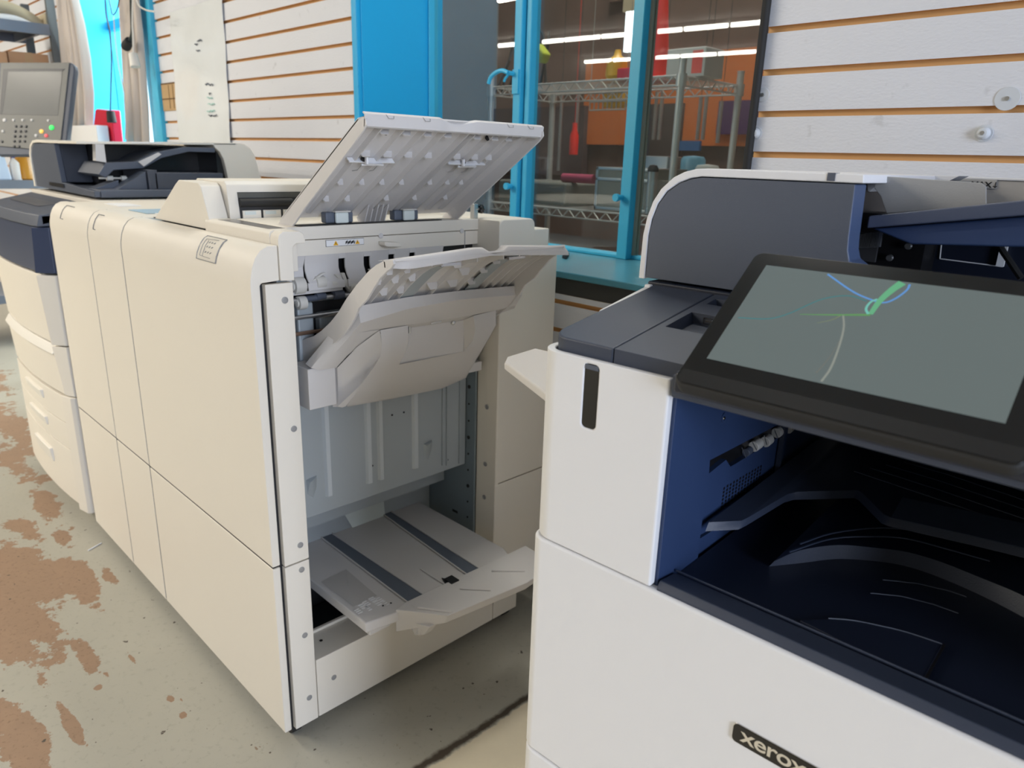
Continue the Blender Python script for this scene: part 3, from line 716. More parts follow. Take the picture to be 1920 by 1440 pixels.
# rear hump with rounded shoulder
XHp = XE
yh0, yh1, zh = at(936, 430, X=XE).y, at(1003, 430, X=XE).y, 1.079
bm = nb(); prism(bm, rrect(yh0, yh1, .98, zh, .016, 5, (0, 0, 1, 1)), 'X', -1.45, XE); fo('rear_hump', bm, 'cream', bevel=.003, seg=3)
bm = nb()   # scooped return between the fascia and the hump
rails = []
for k in range(7):
    t = k/6; x = XH+(XE-XH)*t; y = ytr+(yh0-ytr)*(t**2.2)
    rails.append([(x, y, zh-.003), (x, y, 1.03), (x, y, .985)])
strip(bm, rails); 
vt = [r[0] for r in rails]; face(bm, vt+[(XH, yh0+.01, zh-.003)])
fo('scooped_return', bm, 'cream')
bm = nb(); box(bm, -1.45, XH, ytr, yh0+.01, .98, zh-.0035); fo('hump_body', bm, 'cream')
bm = nb(); box(bm, -1.6, XE-.005, yh1+.002, at(1033, 431, X=XE).y, .98, 1.053); fo('rear_shoulder', bm, 'cream', bevel=.003)
bm = nb(); box(bm, -1.6, XE-.004, yh1+.002, 1.352, .97, 1.0); fo('rear_ledge', bm, 'cream', bevel=.002)
bm = nb(); box(bm, -1.25, XE-.001, YP, yh1, .965, .998); fo('hump_lower_panel', bm, 'cream', bevel=.001)
# black knob on a bracket
kq = at(899, 392, X=-1.27); bm = nb()
box(bm, kq.x-.012, kq.x+.002, kq.y-.018, kq.y-.006, zh-.003, kq.z+.012); br_ = fo('knob_bracket', bm, 'steel', bevel=.001)
bm = nb(); cyl(bm, (kq.x+.0, kq.y-.012, kq.z), (kq.x, kq.y, kq.z), .003, 10); obj('knob_shaft', bm, 'steel', br_)
bm = nb(); n = 40
prof_ = [(0, 0), (.8, .0), (1, .25), (1, .8), (.75, 1.0), (0, 1.0)]
rings = []
for r, h in prof_:
    rings.append([bm.verts.new((kq.x+math.cos(2*PI*k/n)*r*.0095*(1+.09*math.cos(10*2*PI*k/n)*(r > .7)), kq.y-.002+h*.011, kq.z+math.sin(2*PI*k/n)*r*.0095*(1+.09*math.cos(10*2*PI*k/n)*(r > .7)))) for k in range(n)])
for a, b in zip(rings, rings[1:]):
    for k in range(n): bm.faces.new((a[k], a[(k+1) % n], b[(k+1) % n], b[k]))
obj('knob', bm, 'gloss', br_)

# ---------------------------------------------------------------- top tray (seen from below)
TY0, TY1 = .691, 1.104
tB, tT = Vector((-1.318, 0, 1.088)), Vector((-1.036, 0, 1.270))     # plate line
dv = (tT-tB); tl_ = dv.length; dv.normalize(); nv = Vector((dv.z, 0, -dv.x))   # nv points down / outwards
def tp(s, y, h=0.): p = tB+dv*(s*tl_)+nv*h; return Vector((p.x, y, p.z))
tray = fo('top_tray', (lambda b: (slab(b, [tp(0, TY0), tp(0, TY1), tp(.93, TY1), tp(1, TY1-.02), tp(1, TY0+.02), tp(.96, TY0)], -nv*.003), b)[1])(nb()), 'grey_plastic')
# side flange with a flared foot
def flange(y, s=1):
    o = [(-.17, -.004), (-.10, .001), (-.03, -.001), (.10, -.002), (.50, -.003), (.95, -.003), (1.0, .004), (1.01, .010), (1.0, .018), (.96, .021), (.5, .025), (.25, .026), (.12, .030), (.03, .030), (-.05, .026)]
    bm = nb(); slab(bm, [tp(a, y, h) for a, h in o], (0, .004*s, 0)); return bm
obj('tray_flange', flange(TY0), 'grey_plastic', tray, bevel=.001); obj('tray_flange', flange(TY1, -1), 'grey_plastic', tray, bevel=.001)
bm = nb()    # folded front edge with the finger dip
top, bot = [], []
for k in range(41):
    t = k/40; y = TY0+(TY1-TY0)*t
    dip = .011*max(0, 1-((t-.475)/.09)**2)**.8 if abs(t-.475) < .09 else 0
    top.append(tp(1.0, y, -.003)+dv*(.004-dip*.9)+Vector((0, 0, -.0))); bot.append(tp(.985, y, .017))
strip(bm, [top, [p+nv*.006+dv*.003 for p in top], bot, [p-dv*.003 for p in bot]], -dv*.0025); obj('front_lip', bm, 'grey_plastic', tray)
# long ribs and small gussets
ribs = [.045, .115, .185, .255, .315, .365, .43, .50, .57, .64, .71]
def rib_y(i): return TY0+(TY1-TY0)*i
RB = [.10, .21, .32, .43, .56, .60, .71, .80, .89]
for i in RB:
    y = rib_y(i); bm = nb(); slab(bm, [tp(.06, y, 0), tp(.98, y, 0), tp(.98, y, .012), tp(.1, y, .009)], (0, .0022, 0)); obj('rib', bm, 'grey_plastic', tray)
for s in (.24, .42, .70, .90):
    for j, i in enumerate(RB[:-1]):
        if i == .56 or (s == .24 and j in (2, 6)): continue
        y = rib_y(i); w = .028 if s in (.70, .90) else .020; bm = nb()
        slab(bm, [tp(s, y+.002, 0), tp(s, y+w, 0), tp(s+.01, y+w*.7, .014), tp(s+.01, y+.006, .014)], dv*.0025)
        obj('gusset', bm, 'grey_plastic', tray)
for i0 in (.16, .70):    # clip-in spring plates
    y = rib_y(i0); bm = nb(); slab(bm, [tp(.64, y-.035, .002), tp(.64, y+.06, .002), tp(.65, y+.06, .013), tp(.65, y-.035, .013)], dv*.003)
    slab(bm, [tp(.64, y, .012), tp(.64, y+.032, .012), tp(.655, y+.032, .018), tp(.655, y, .018)], dv*.004); cyl(bm, tp(.63, y-.006, .012), tp(.63, y+.04, .012), .0022, 8)
    box(bm, *[v for p in zip(tp(.67, y-.004, .016)-Vector((.003, .002, .003)), tp(.67, y-.004, .016)+Vector((.003, .002, .010))) for v in p]); obj('spring_clip', bm, 'white', tray, bevel=.0005)
    for dy in (0, .034):
        bm = nb(); tube(bm, [tp(.62, y+dy, .011), tp(.59, y+dy+.003, .006), tp(.56, y+dy-.001, .009), tp(.53, y+dy-.004, .004)], .0007, 6); obj('spring_wire', bm, 'steel', tray)
for s in (.66, .90):
    for i0 in (.12, .68):
        q = tp(s, rib_y(i0)+.01, .008); bm = nb(); cyl(bm, q, q+dv*.003, .005, 12); obj('wire_eye', bm, 'black', tray)
for y_ in (TY0+.04, TY0+.115, TY1-.10, TY1-.045):
    q = top[0]; bm = nb(); p = tp(1.0, y_, 0)+dv*.007; 
    tube(bm, [p+nv*.002, p+nv*.009+Vector((0, .003, 0)), p+nv*.009+Vector((0, .013, 0)), p+nv*.004+Vector((0, .015, 0))], .0005, 4); obj('clip_slot', bm, 'labelgrey', tray)
# hinge foot: fins, clear rollers, dark gap
for k in range(5):
    y = rib_y(.40)+.012*k; bm = nb(); slab(bm, [tp(.16, y, .004), tp(.04, y, .030), tp(.0, y, .028), tp(.0, y, .004)], (0, .002, 0)); obj('hinge_fin', bm, 'grey_plastic', tray)
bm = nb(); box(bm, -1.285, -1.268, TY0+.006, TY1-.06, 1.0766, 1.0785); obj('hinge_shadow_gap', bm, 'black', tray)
for i0 in (.245, .64):
    y = rib_y(i0); bm = nb(); box(bm, -1.298, -1.278, y-.030, y+.032, 1.079, 1.100); obj('roller_seat', bm, 'strip', tray, bevel=.003)
    bm = nb(); box(bm, -1.276, -1.268, y-.013, y+.016, 1.079, 1.100); obj('clear_roller', bm, 'tape', tray, bevel=.003)
    bm = nb(); box(bm, -1.278, -1.266, y-.016, y+.019, 1.100, 1.103); obj('roller_cap', bm, 'roller', tray, bevel=.001)

# ---------------------------------------------------------------- middle tray
def my(x, y): q = at(x, y, Y=.690); return (q.x, q.z)
outl = [my(*p) for p in ((561, 640), (575, 634), (588, 630), (602, 620), (619, 604), (634, 585), (649, 560), (668, 534), (690, 509), (704, 497), (720, 489), (736, 487),
                       (738, 495), (733, 503), (726, 508), (712, 522), (697, 546), (688, 562), (672, 578), (664, 598), (650, 621), (632, 640), (600, 664), (580, 680), (562, 694))]
bm = nb(); prism(bm, outl, 'Y', .690, .695); mid_ = fo('middle_tray', bm, 'grey_plastic', bevel=.001)
bm = nb(); prism(bm, outl, 'Y', 1.102, 1.107); obj('tray_flange', bm, 'grey_plastic', mid_, bevel=.001)
ul = [my(*p) for p in ((561, 640), (588, 630), (602, 620), (619, 604), (634, 585), (649, 560), (668, 534), (690, 509), (704, 497), (720, 489), (736, 487))]
bm = nb(); strip(bm, [[(x, .694, z), (x, 1.103, z)] for x, z in ul], (.002, 0, -.003)); obj('tray_deck', bm, 'grey_plastic', mid_, ang=60)
# wavy front lip
XM = -.963; zt0 = my(736, 488)[1]
bm = nb(); hi, lo = [], []
for k in range(49):
    t = k/48; y = .690+(1.112-.690)*t
    px = 736+(1050-736)*t
    ytop = 487-(487-466)*min(t/.42, 1) if t < .46 else (466+10*math.sin((t-.46)/.14*PI) if t < .60 else 462+0*t)
    if t > .6: ytop = 462
    if t > .97: ytop = 462+(t-.97)*300
    ybot = (510-(510-482)*(t/.5)) if t < .5 else 482-(t-.5)*4
    hi.append(at(px, ytop, X=XM)); lo.append(at(px, ybot, X=XM+.004))
for L_ in (hi, lo):
    for k in range(49):
        L_[k].y = .690+(1.118-.690)*k/48
        if k < 5: e = (1-k/5)**2; L_[k].x -= .022*e; L_[k].z -= .004*e*(1 if L_ is hi else -1)
strip(bm, [[p+Vector((-.014, 0, -.002)) for p in hi], hi, [p+Vector((.003, 0, -.003)) for p in hi], lo], (-.003, 0, 0)); obj('front_lip', bm, 'grey_plastic', mid_, ang=60)
# underside ribs, steel slide plates, gussets
def deck_z(x):
    for (xa, za), (xb, zb2) in zip(ul, ul[1:]):
        if min(xa, xb) <= x <= max(xa, xb): return za+(zb2-za)*(x-xa)/(xb-xa)
    return ul[-1][1]
def up(x, y, h=0.): return Vector((x, y, deck_z(x)-.003-h))
for t in (.10, .19, .25, .44, .60, .78, .84, .90, .95):
    y = .695+.41*t; bm = nb(); xs = [-1.12+.155*k/8 for k in range(9)]
    slab(bm, [up(x, y) for x in xs]+[up(x, y, .014) for x in xs[::-1]], (0, .002, 0)); obj('rib', bm, 'grey_plastic', mid_)
for t in (.30, .70):
    y = .695+.41*t; bm = nb(); xs = [-1.12+.14*k/6 for k in range(7)]
    strip(bm, [[up(x, y-.016, .011), up(x, y+.016, .011)] for x in xs], (0, 0, .002)); obj('slide_plate', bm, 'metal', mid_)
    q = up(-.985, y+.01, .010); bm = nb(); box(bm, q.x-.004, q.x+.010, y-.016, y+.028, q.z-.004, q.z+.001); cyl(bm, (q.x+.004, y+.016, q.z-.003), (q.x+.004, y+.016, q.z+.006), .003, 8); obj('spring_bracket', bm, 'chrome', mid_)
for (x, js) in ((-1.08, (0, 1, 2, 3, 4, 5)), (-1.045, (0, 1, 2, 4, 5)), (-1.01, (0, 1, 3, 5))):
    for j in js:
        t = (.02, .11, .20, .38, .50, .62)[j]; y = .695+.41*t; w = .028 if j > 2 else .022; bm = nb()
        slab(bm, [up(x, y), up(x, y+w), up(x+.004, y+w*.75, .016), up(x+.004, y+.006, .016)], (.0025, 0, 0)); obj('gusset', bm, 'grey_plastic', mid_)

# ---------------------------------------------------------------- tray carrier below (booklet unit)
XC = -1.093
def cp(x, y, X): return at(x, y, X=X)
def loft(bm, rows, close=None): strip(bm, rows, close)
xs0 = (671, 765, 863, 930, 979)
top_e = [cp(671, 574, XC), cp(765, 557, XC), cp(863, 545, XC), cp(930, 539, XC), cp(979, 535, XC)]
bnd = [cp(676, 606, XC+.004), cp(765, 579, XC+.006), cp(863, 562, XC+.008), cp(930, 556, XC+.006), cp(979, 553, XC+.004)]
low_e = [cp(667, 624, XC-.022), cp(712, 617, XC-.03), cp(863, 595, XC-.03), cp(925, 583, XC-.03), cp(967, 573, XC-.018)]
bm = nb()
strip(bm, [[p+Vector((-.15, 0, -.05)) for p in top_e], top_e, bnd, low_e]); 
# right-hand cheek
face(bm, [top_e[-1], bnd[-1], low_e[-1], low_e[-1]+Vector((-.12, 0, -.02)), top_e[-1]+Vector((-.15, 0, -.05))])
carrier = fo('tray_carrier', bm, 'grey_plastic', ang=50)
# sloping left shoulder running down to the block
bm = nb()
ls = [cp(671, 574, XC), cp(645, 612, XC-.03), cp(612, 655, XC-.075), cp(583, 690, XC-.105)]
ls2 = [cp(676, 606, XC+.004), cp(653, 634, XC-.026), cp(622, 668, XC-.07), cp(600, 694, XC-.10)]
ls3 = [cp(667, 624, XC-.022), cp(658, 648, XC-.045), cp(640, 672, XC-.08), cp(625, 690, XC-.105)]
strip(bm, [[p+Vector((-.02, 0, .004)) for p in ls], ls, ls2, ls3]); obj('carrier_shoulder', bm, 'grey_plastic', carrier, ang=50)
# belly
A = [cp(712, 617, XC-.032), cp(742, 612, XC-.028), cp(765, 609, XC-.028)]
bm = nb()
legL_t = [cp(713, 619, XC-.030), cp(765, 610, XC-.030)]
legL_m = [cp(717, 650, XC-.028), cp(766, 640, XC-.030)]
legL_n = [cp(712, 672, XC-.040), cp(760, 665, XC-.042)]
bt = [cp(649, 762, XC-.105), cp(748, 684, XC-.066)]
rows = [[cp(713, 619, XC-.03), cp(765, 610, XC-.03)], [cp(716, 645, XC-.03), cp(766, 640, XC-.031)], [cp(713, 668, XC-.04), cp(758, 664, XC-.042)], [cp(700, 690, XC-.055), cp(748, 684, XC-.058)]]
strip(bm, rows)
# pocket panel (recessed) and its right leg
strip(bm, [[cp(765, 615, XC-.055), cp(869, 600, XC-.055)], [cp(766, 640, XC-.058), cp(870, 625, XC-.058)], [cp(748, 684, XC-.062), cp(869, 659, XC-.062)]])
strip(bm, [[cp(888, 592, XC-.03), cp(930, 582, XC-.03)], [cp(891, 618, XC-.03), cp(930, 610, XC-.03)], [cp(886, 640, XC-.042), cp(918, 630, XC-.045)], [cp(869, 659, XC-.060), cp(903, 655, XC-.065)]])
strip(bm, [[cp(869, 600, XC-.055), cp(888, 592, XC-.03)], [cp(870, 625, XC-.058), cp(891, 618, XC-.03)], [cp(870, 642, XC-.06), cp(886, 640, XC-.042)], [cp(869, 659, XC-.062), cp(869.5, 659, XC-.060)]])
strip(bm, [[cp(765, 610, XC-.03), cp(765, 615, XC-.055)], [cp(766, 640, XC-.031), cp(766.5, 640, XC-.058)], [cp(758, 664, XC-.042), cp(758.5, 664, XC-.06)], [cp(748, 684, XC-.058), cp(748.5, 684, XC-.062)]])
strip(bm, [[cp(765, 608, XC-.03), cp(888, 590, XC-.03)], [cp(765, 615, XC-.056), cp(869, 600, XC-.056)]])
# underside belly down to the bottom edge
strip(bm, [[cp(700, 690, XC-.055), cp(748, 684, XC-.058), cp(869, 659, XC-.062), cp(903, 655, XC-.065)],
           [cp(676, 722, XC-.08), cp(745, 712, XC-.085), cp(850, 690, XC-.088), cp(893, 672, XC-.085)],
           [cp(650, 760, XC-.115), cp(740, 744, XC-.125), cp(830, 724, XC-.125), cp(874, 705, XC-.118)],
           [cp(651, 763, XC-.17), cp(740, 747, XC-.18), cp(830, 728, XC-.18), cp(875, 708, XC-.17)]])
# right hip
strip(bm, [[cp(930, 582, XC-.03), cp(931, 606, XC-.03), cp(918, 630, XC-.045), cp(903, 655, XC-.065), cp(893, 672, XC-.085), cp(874, 705, XC-.118)],
           [cp(930, 588, XC-.15), cp(929, 612, XC-.15), cp(916, 636, XC-.15), cp(901, 661, XC-.15), cp(892, 676, XC-.16), cp(874, 708, XC-.17)]])
obj('carrier_belly', bm, 'grey_plastic', carrier, ang=42)
# left scoop
bm = nb()
strip(bm, [[cp(712, 619, XC-.030), cp(670, 650, XC-.055), cp(632, 690, XC-.105)],
           [cp(716, 645, XC-.030), cp(688, 675, XC-.075), cp(633, 715, XC-.115)],
           [cp(713, 668, XC-.040), cp(690, 695, XC-.085), cp(634, 740, XC-.118)],
           [cp(700, 690, XC-.055), cp(676, 722, XC-.080), cp(633, 762, XC-.118)],
           [cp(676, 722, XC-.080), cp(662, 745, XC-.10), cp(640, 764, XC-.118)],
           [cp(650, 760, XC-.115), cp(648, 762, XC-.117), cp(642, 764, XC-.12)]])
strip(bm, [ls3, [cp(712, 618, XC-.03), cp(690, 634, XC-.045), cp(652, 666, XC-.075), cp(630, 690, XC-.106)]])
strip(bm, [[cp(634, 688, XC-.104), cp(635, 715, XC-.115), cp(636, 740, XC-.118), cp(636, 763, XC-.118)], [cp(624, 688, XC-.118), cp(624, 715, XC-.128), cp(624, 740, XC-.130), cp(624, 763, XC-.13)]])
obj('carrier_scoop', bm, 'grey_plastic', carrier, ang=60)
# roof of the carrier between lip underside and legs
bm = nb(); strip(bm, [[cp(667, 624, XC-.022), cp(712, 617, XC-.03), cp(863, 595, XC-.03), cp(930, 582, XC-.03), cp(967, 573, XC-.018)],
                      [cp(640, 670, XC-.08), cp(712, 622, XC-.05), cp(863, 600, XC-.06), cp(930, 590, XC-.06), cp(965, 578, XC-.1)]]); obj('carrier_roof', bm, 'grey_plastic', carrier)
# corner block
bm = nb(); a, b = cp(577, 693, -1.20), cp(632, 762, -1.20); box(bm, -1.262, -1.20, a.y, b.y, cp(577, 771, -1.20).z, a.z); obj('corner_block', bm, 'grey_plastic', carrier, bevel=.002)
q = cp(802, 610, XC-.05); bm = nb(); lathe(bm, (q.x-.004, q.y+.07, q.z-.004), [(.005, 0), (.005, .003), (.002, .006), (0, .006)], (1, 0, -.4), 14); obj('screw', bm, 'steel', carrier)
q = cp(768, 617, XC-.05); bm = nb(); cyl(bm, (q.x, q.y, q.z+.005), (q.x, q.y, q.z-.008), .0025, 8); obj('spring_pin', bm, 'steel', carrier)
bm = nb(); p, q = cp(808, 607, XC-.02), cp(827, 603, XC-.02); tube(bm, [p, (p+q)/2+Vector((.002, 0, .001)), q], .0018, 6); obj('finger_notch', bm, 'grey_plastic', carrier)
# bracket at the right of the bay
bm = nb(); a, b = cp(890, 672, -1.24), cp(903, 700, -1.24); box(bm, -1.26, -1.24, a.y-.03, b.y, b.z+.008, b.z+.03); obj('carrier_arm', bm, 'grey_plastic', carrier, bevel=.001)

# ---------------------------------------------------------------- bridge on top (paper inlet)
yb0, yb1 = .62, 1.22
bm = nb(); prism(bm, [(-1.785, 1.0545), (-1.642, 1.137), (-1.622, 1.1465), (-1.523, 1.1455), (-1.512, 1.139), (-1.475, 1.0545)], 'Y', yb0, yb0+.04); fo('bridge_front_cap', bm, 'cream', bevel=.002)
bm = nb(); prism(bm, [(-1.77, 1.055), (-1.63, 1.15), (-1.497, 1.150), (-1.488, 1.143), (-1.476, 1.055)], 'Y', yb0+.042, yb1); brg = fo('bridge', bm, 'cream', bevel=.002)
xs_ = -1.575
def bx_(z): return -1.488+(1.143-z)/(1.143-1.055)*.012
s0, s1 = at(447, 390, X=-1.485).y, 1.18
bm = nb(); slab(bm, [(bx_(1.128)+.001, s0, 1.128), (bx_(1.128)+.001, s1, 1.128), (bx_(1.058)+.001, s1, 1.058), (bx_(1.058)+.001, s0, 1.058)], (-.0005, 0, 0)); obj('inlet_slot', bm, 'dark', brg)
bm = nb()
for a, b in ((s0, .80), (.815, .86), (.875, .92), (.93, 1.0)): cyl(bm, (bx_(1.107)+.004, a, 1.107), (bx_(1.107)+.004, b, 1.107), .0085, 14)
obj('inlet_roller', bm, 'rubber', brg)
bm = nb(); box(bm, bx_(1.12), bx_(1.12)+.003, s0, s1, 1.117, 1.127); obj('inlet_brush', bm, plain('brush_bristles', (.10, .10, .09, 1), .9, bump=1, bscale=500), brg)
for k in range(5):
    y = s0+.004+.045*k; bm = nb(); box(bm, bx_(1.08)+.001, bx_(1.08)+.005, y, y+.040, 1.058, 1.092); obj('inlet_guide', bm, 'cream', brg, bevel=.001)
    bm = nb(); box(bm, bx_(1.08)+.005, bx_(1.08)+.006, y+.004, y+.028, 1.083, 1.090); obj('blue_tab', bm, 'tape', brg)
# castors
for (x, y) in ((-1.235, .60), (-1.235, 1.235), (-1.80, .60)):
    bm = nb(); cyl(bm, (x, y-.012, .02), (x, y+.012, .02), .02, 20); box(bm, x-.02, x+.02, y-.016, y+.016, .026, .045); fo('castor', bm, 'rubber', bevel=.002)

# ================================================================== interface modules between finisher and printer
def module(x0, x1, lab, tag_):
    r = empty('interface_module', ((x0+x1)/2, .95, 0), lab, 'printer module')
    upper_door(r, x0, x1); lower_door(r, x0, x1)
    bm = nb(); box(bm, x0+.001, x1-.001, .590, 1.33, .045, 1.0); obj('body', bm, 'dark', r, bevel=.002)  # coloured dark so the gaps between doors look shaded
    bm = nb(); box(bm, x0+.001, x1-.001, .620, 1.33, 1.0, 1.0515); obj('top_cover', bm, 'cream', r, bevel=.003)
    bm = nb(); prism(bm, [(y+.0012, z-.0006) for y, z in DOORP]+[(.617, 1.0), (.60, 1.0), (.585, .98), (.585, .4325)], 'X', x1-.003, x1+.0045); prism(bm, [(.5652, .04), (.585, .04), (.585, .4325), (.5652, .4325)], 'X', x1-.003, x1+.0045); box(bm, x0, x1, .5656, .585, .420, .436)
    obj('seam_shade_strip', bm, plain('seam_shade_grey', (.045, .043, .04, 1), .8), r)  # dark strips between the doors stand in for seam shade
    return r
m1 = module(-2.105, -1.8585, 'narrow cream interface module joined to the left of the finisher', 1)
m2 = module(-2.457, -2.110, 'wider cream module between the narrow module and the far printer', 2)
door_label(m1, -2.035, .06, .1, .75, frame=False, corner=True)
door_label(m2, -2.31, .10, .15, .85, frame=False, corner=True)
bm = nb(); box(bm, -2.33, -2.26, .569, .5705, 1.012, 1.013); bm.free()
bm = nb(); q = at(175, 400, Z=1.052); box(bm, -2.08, -1.95, .66, .80, 1.0517, 1.054); obj('pale_blue_strip', bm, plain('pale_blue_tape', (.35, .48, .58, 1), .5), m1, bevel=.001)
for m_, x in ((m1, -1.98), (m2, -2.28)):
    bm = nb(); box(bm, x-.06, x+.06, .68, .74, 1.0517, 1.0535); obj('top_label', bm, 'paper', m_)
# ================================================================== NEAR PRINTER (own frame, turned 2.85 degrees)
pr = empty('office_printer', FR_O, 'white and navy office printer in the foreground with a tilted touchscreen', 'printer', rz=FR_A, world=False)
def po(name, bm, mat='white', parent=None, **k): return obj(name, bm, mat, parent or pr, **k)
def boolcut(bm, cut):
    obs = []
    for b in (bm, cut):
        bmesh.ops.recalc_face_normals(b, faces=b.faces)
        me = bpy.data.meshes.new('tmp'); b.to_mesh(me); b.free(); o = bpy.data.objects.new('tmp', me); COL.objects.link(o); obs.append(o)
    m = obs[0].modifiers.new('b', 'BOOLEAN'); m.operation = 'DIFFERENCE'; m.object = obs[1]; m.solver = 'EXACT'
    dg = bpy.context.evaluated_depsgraph_get(); ev = obs[0].evaluated_get(dg); out = bmesh.new(); out.from_mesh(ev.to_mesh()); ev.to_mesh_clear()
    for o in obs: me = o.data; bpy.data.objects.remove(o); bpy.data.meshes.remove(me)
    return out
PW, PD = .615, .66
# lower cabinet: front cover, drawers, carcass
def frontplate(x0, x1, z0, z1, y0=0., d=.02, r=.018, left=True, right=False):
    bm = nb(); pts = []
    if left: pts += [(x0+r-r*math.cos(a), y0+r-r*math.sin(a)) for a in [PI/2*k/6 for k in range(7)]]
    else: pts += [(x0, y0)]
    pts += [(x1, y0), (x1, y0+d)] + ([(x0, y0+d+.18)] if left else [(x0, y0+d)])
    if left:
        ri = max(r-.0082, .001); e = x0+r-ri; cy = y0+r if d < r else y0+d+ri
        pts = pts[:-3]+[(x1, y0), (x1, y0+d)]
        if d < r: pts += [(x0+r-ri*math.cos(a), cy-ri*math.sin(a)) for a in [PI/2-PI/2*k/6 for k in range(7)] if cy-ri*math.sin(a) > y0+d-.003]
        else: pts += [(e, y0+d)]
        pts += [(e, y0+.25), (x0, y0+.25)]
    prism(bm, pts, 'Z', z0, z1); return bm
po('front_door', frontplate(0, PW, .5675, .8365), bevel=.0035, seg=3)
for i, (a, b) in enumerate(((.47, .565), (.372, .467), (.205, .369), (.05, .202))):
    d = po('paper_drawer', frontplate(0, PW, a, b), bevel=.003); bm = nb(); box(bm, .2, .42, -.001, .004, b-.035, b-.012); obj('drawer_pull', bm, 'grey_plastic', d, bevel=.002)
bm = nb(); box(bm, .012, PW-.003, .021, PD, .05, .80); po('carcass', bm, 'white', bevel=.003)
bm = nb(); box(bm, 0, .012, .25, PD, .05, 1.03); po('left_side_panel', bm, 'white', bevel=.002)
for x in (.08, PW-.08):
    for y in (.08, PD-.08):
        bm = nb(); cyl(bm, (x-.012, y, .025), (x+.012, y, .025), .025, 18); box(bm, x-.02, x+.02, y-.02, y+.02, .035, .052); po('castor', bm, 'rubber')
# upper left front panel with the status lamp slot
bm = frontplate(.0005, .1475, .8385, 1.0375, r=.026, d=.0095)
cut = nb(); prism(cut, rrect(.0585, .0748, .9715, 1.0335, .0045, 4), 'Y', -.01, .004)
upan = po('upper_left_panel', boolcut(bm, cut), bevel=.0028, seg=3)
bm = nb(); prism(bm, rrect(.0587, .0746, .9717, 1.0333, .0044, 4), 'Y', .0012, .0045); lampw = obj('status_lamp_window', bm, 'gloss', upan)
bm = nb(); prism(bm, [(.0592, 1.0285), (.0741, 1.0285), (.0741, 1.033), (.0592, 1.033)], 'Y', .0004, .002); obj('lamp_top', bm, 'slate', upan)
# navy shelf over it, in two pieces with the USB pockets
def zt(y): return 1.0505+max(y-.012, 0)*.1612
def shelf_piece(x0, x1, left):
    bm = nb(); r = .022
    pts = ([(x0+r-r*math.cos(a), .0085+r-r*math.sin(a)) for a in [PI/2*k/6 for k in range(7)]] if left else [(x0, .0085)])+[(x1, .0085), (x1, .196), (x0, .196)]
    A = [bm.verts.new((x, y, 1.033)) for x, y in pts]; B = [bm.verts.new((x, y, zt(y))) for x, y in pts]; n = len(pts)
    bm.faces.new(A[::-1]); bm.faces.new(B)
    for i in range(n): bm.faces.new((A[i], A[(i+1) % n], B[(i+1) % n], B[i]))
    return bm
po('top_shelf', shelf_piece(.0085, .0832, True), 'navy', bevel=.0022, seg=3)
bm = shelf_piece(.0846, .168, False); cut = nb()
def pocket(cut, x0, x1, y0, y1, d):
    A = [cut.verts.new((x, y, zt(y)-d)) for x, y in ((x0+.006, y0+.004), (x1, y0+.004), (x1, y1), (x0+.006, y1))]; B = [cut.verts.new((x, y, zt(y)+.01)) for x, y in ((x0, y0), (x1, y0), (x1, y1+.001), (x0, y1+.001))]
    cut.faces.new(A); cut.faces.new(B[::-1])
    for i in range(4): cut.faces.new((A[i], A[(i+1) % 4], B[(i+1) % 4], B[i]))
pocket(cut, .0895, .150, .0782, .1285, .0105); pocket(cut, .0895, .150, .156, .177, .009)
sh2 = po('top_shelf', boolcut(bm, cut), 'navy', bevel=.0012, seg=2)
bm = nb(); box(bm, .1065, .126, .1272, .1282, 1.0605, 1.0665); usb = obj('usb_socket', bm, 'black', sh2)
bm = nb(); prism(bm, rrect(.108, .124, 1.0613, 1.0658, .0012, 3), 'Y', .1262, .1274); obj('socket_shell', bm, 'chrome', usb)
bm = nb(); box(bm, .1095, .1225, .1258, .1263, 1.0624, 1.0646); obj('socket_tongue', bm, 'dark', usb)
bm = nb(); box(bm, .001, PW, .19, PD, 1.03, 1.083); po('scanner_deck', bm, 'navy2', bevel=.002)
bm = nb(); prism(bm, [(.10, 1.03), (.10, zt(.10)-.004), (.185, zt(.185)-.002), (.185, 1.0795), (.198, 1.0795), (.198, 1.03)], 'X', .0, .0085); po('left_rim', bm, 'white', bevel=.002)
# right end of the body, rear wall of the output bay
bm = nb(); box(bm, PW-.02, PW, .03, PD, .80, 1.03); po('right_end_wall', bm, 'white', bevel=.002)
bm = nb(); box(bm, .15, PW-.02, .47, .48, .80, 1.03); po('bay_back_wall', bm, 'navy2')
bm = nb(); prism(bm, [(-.002, 1.024), (.09, .992), (.47, .985), (.47, 1.03), (.012, 1.045), (-.002, 1.043)], 'X', .1505, PW-.001); po('scanner_underside', bm, 'navy', bevel=.0015)
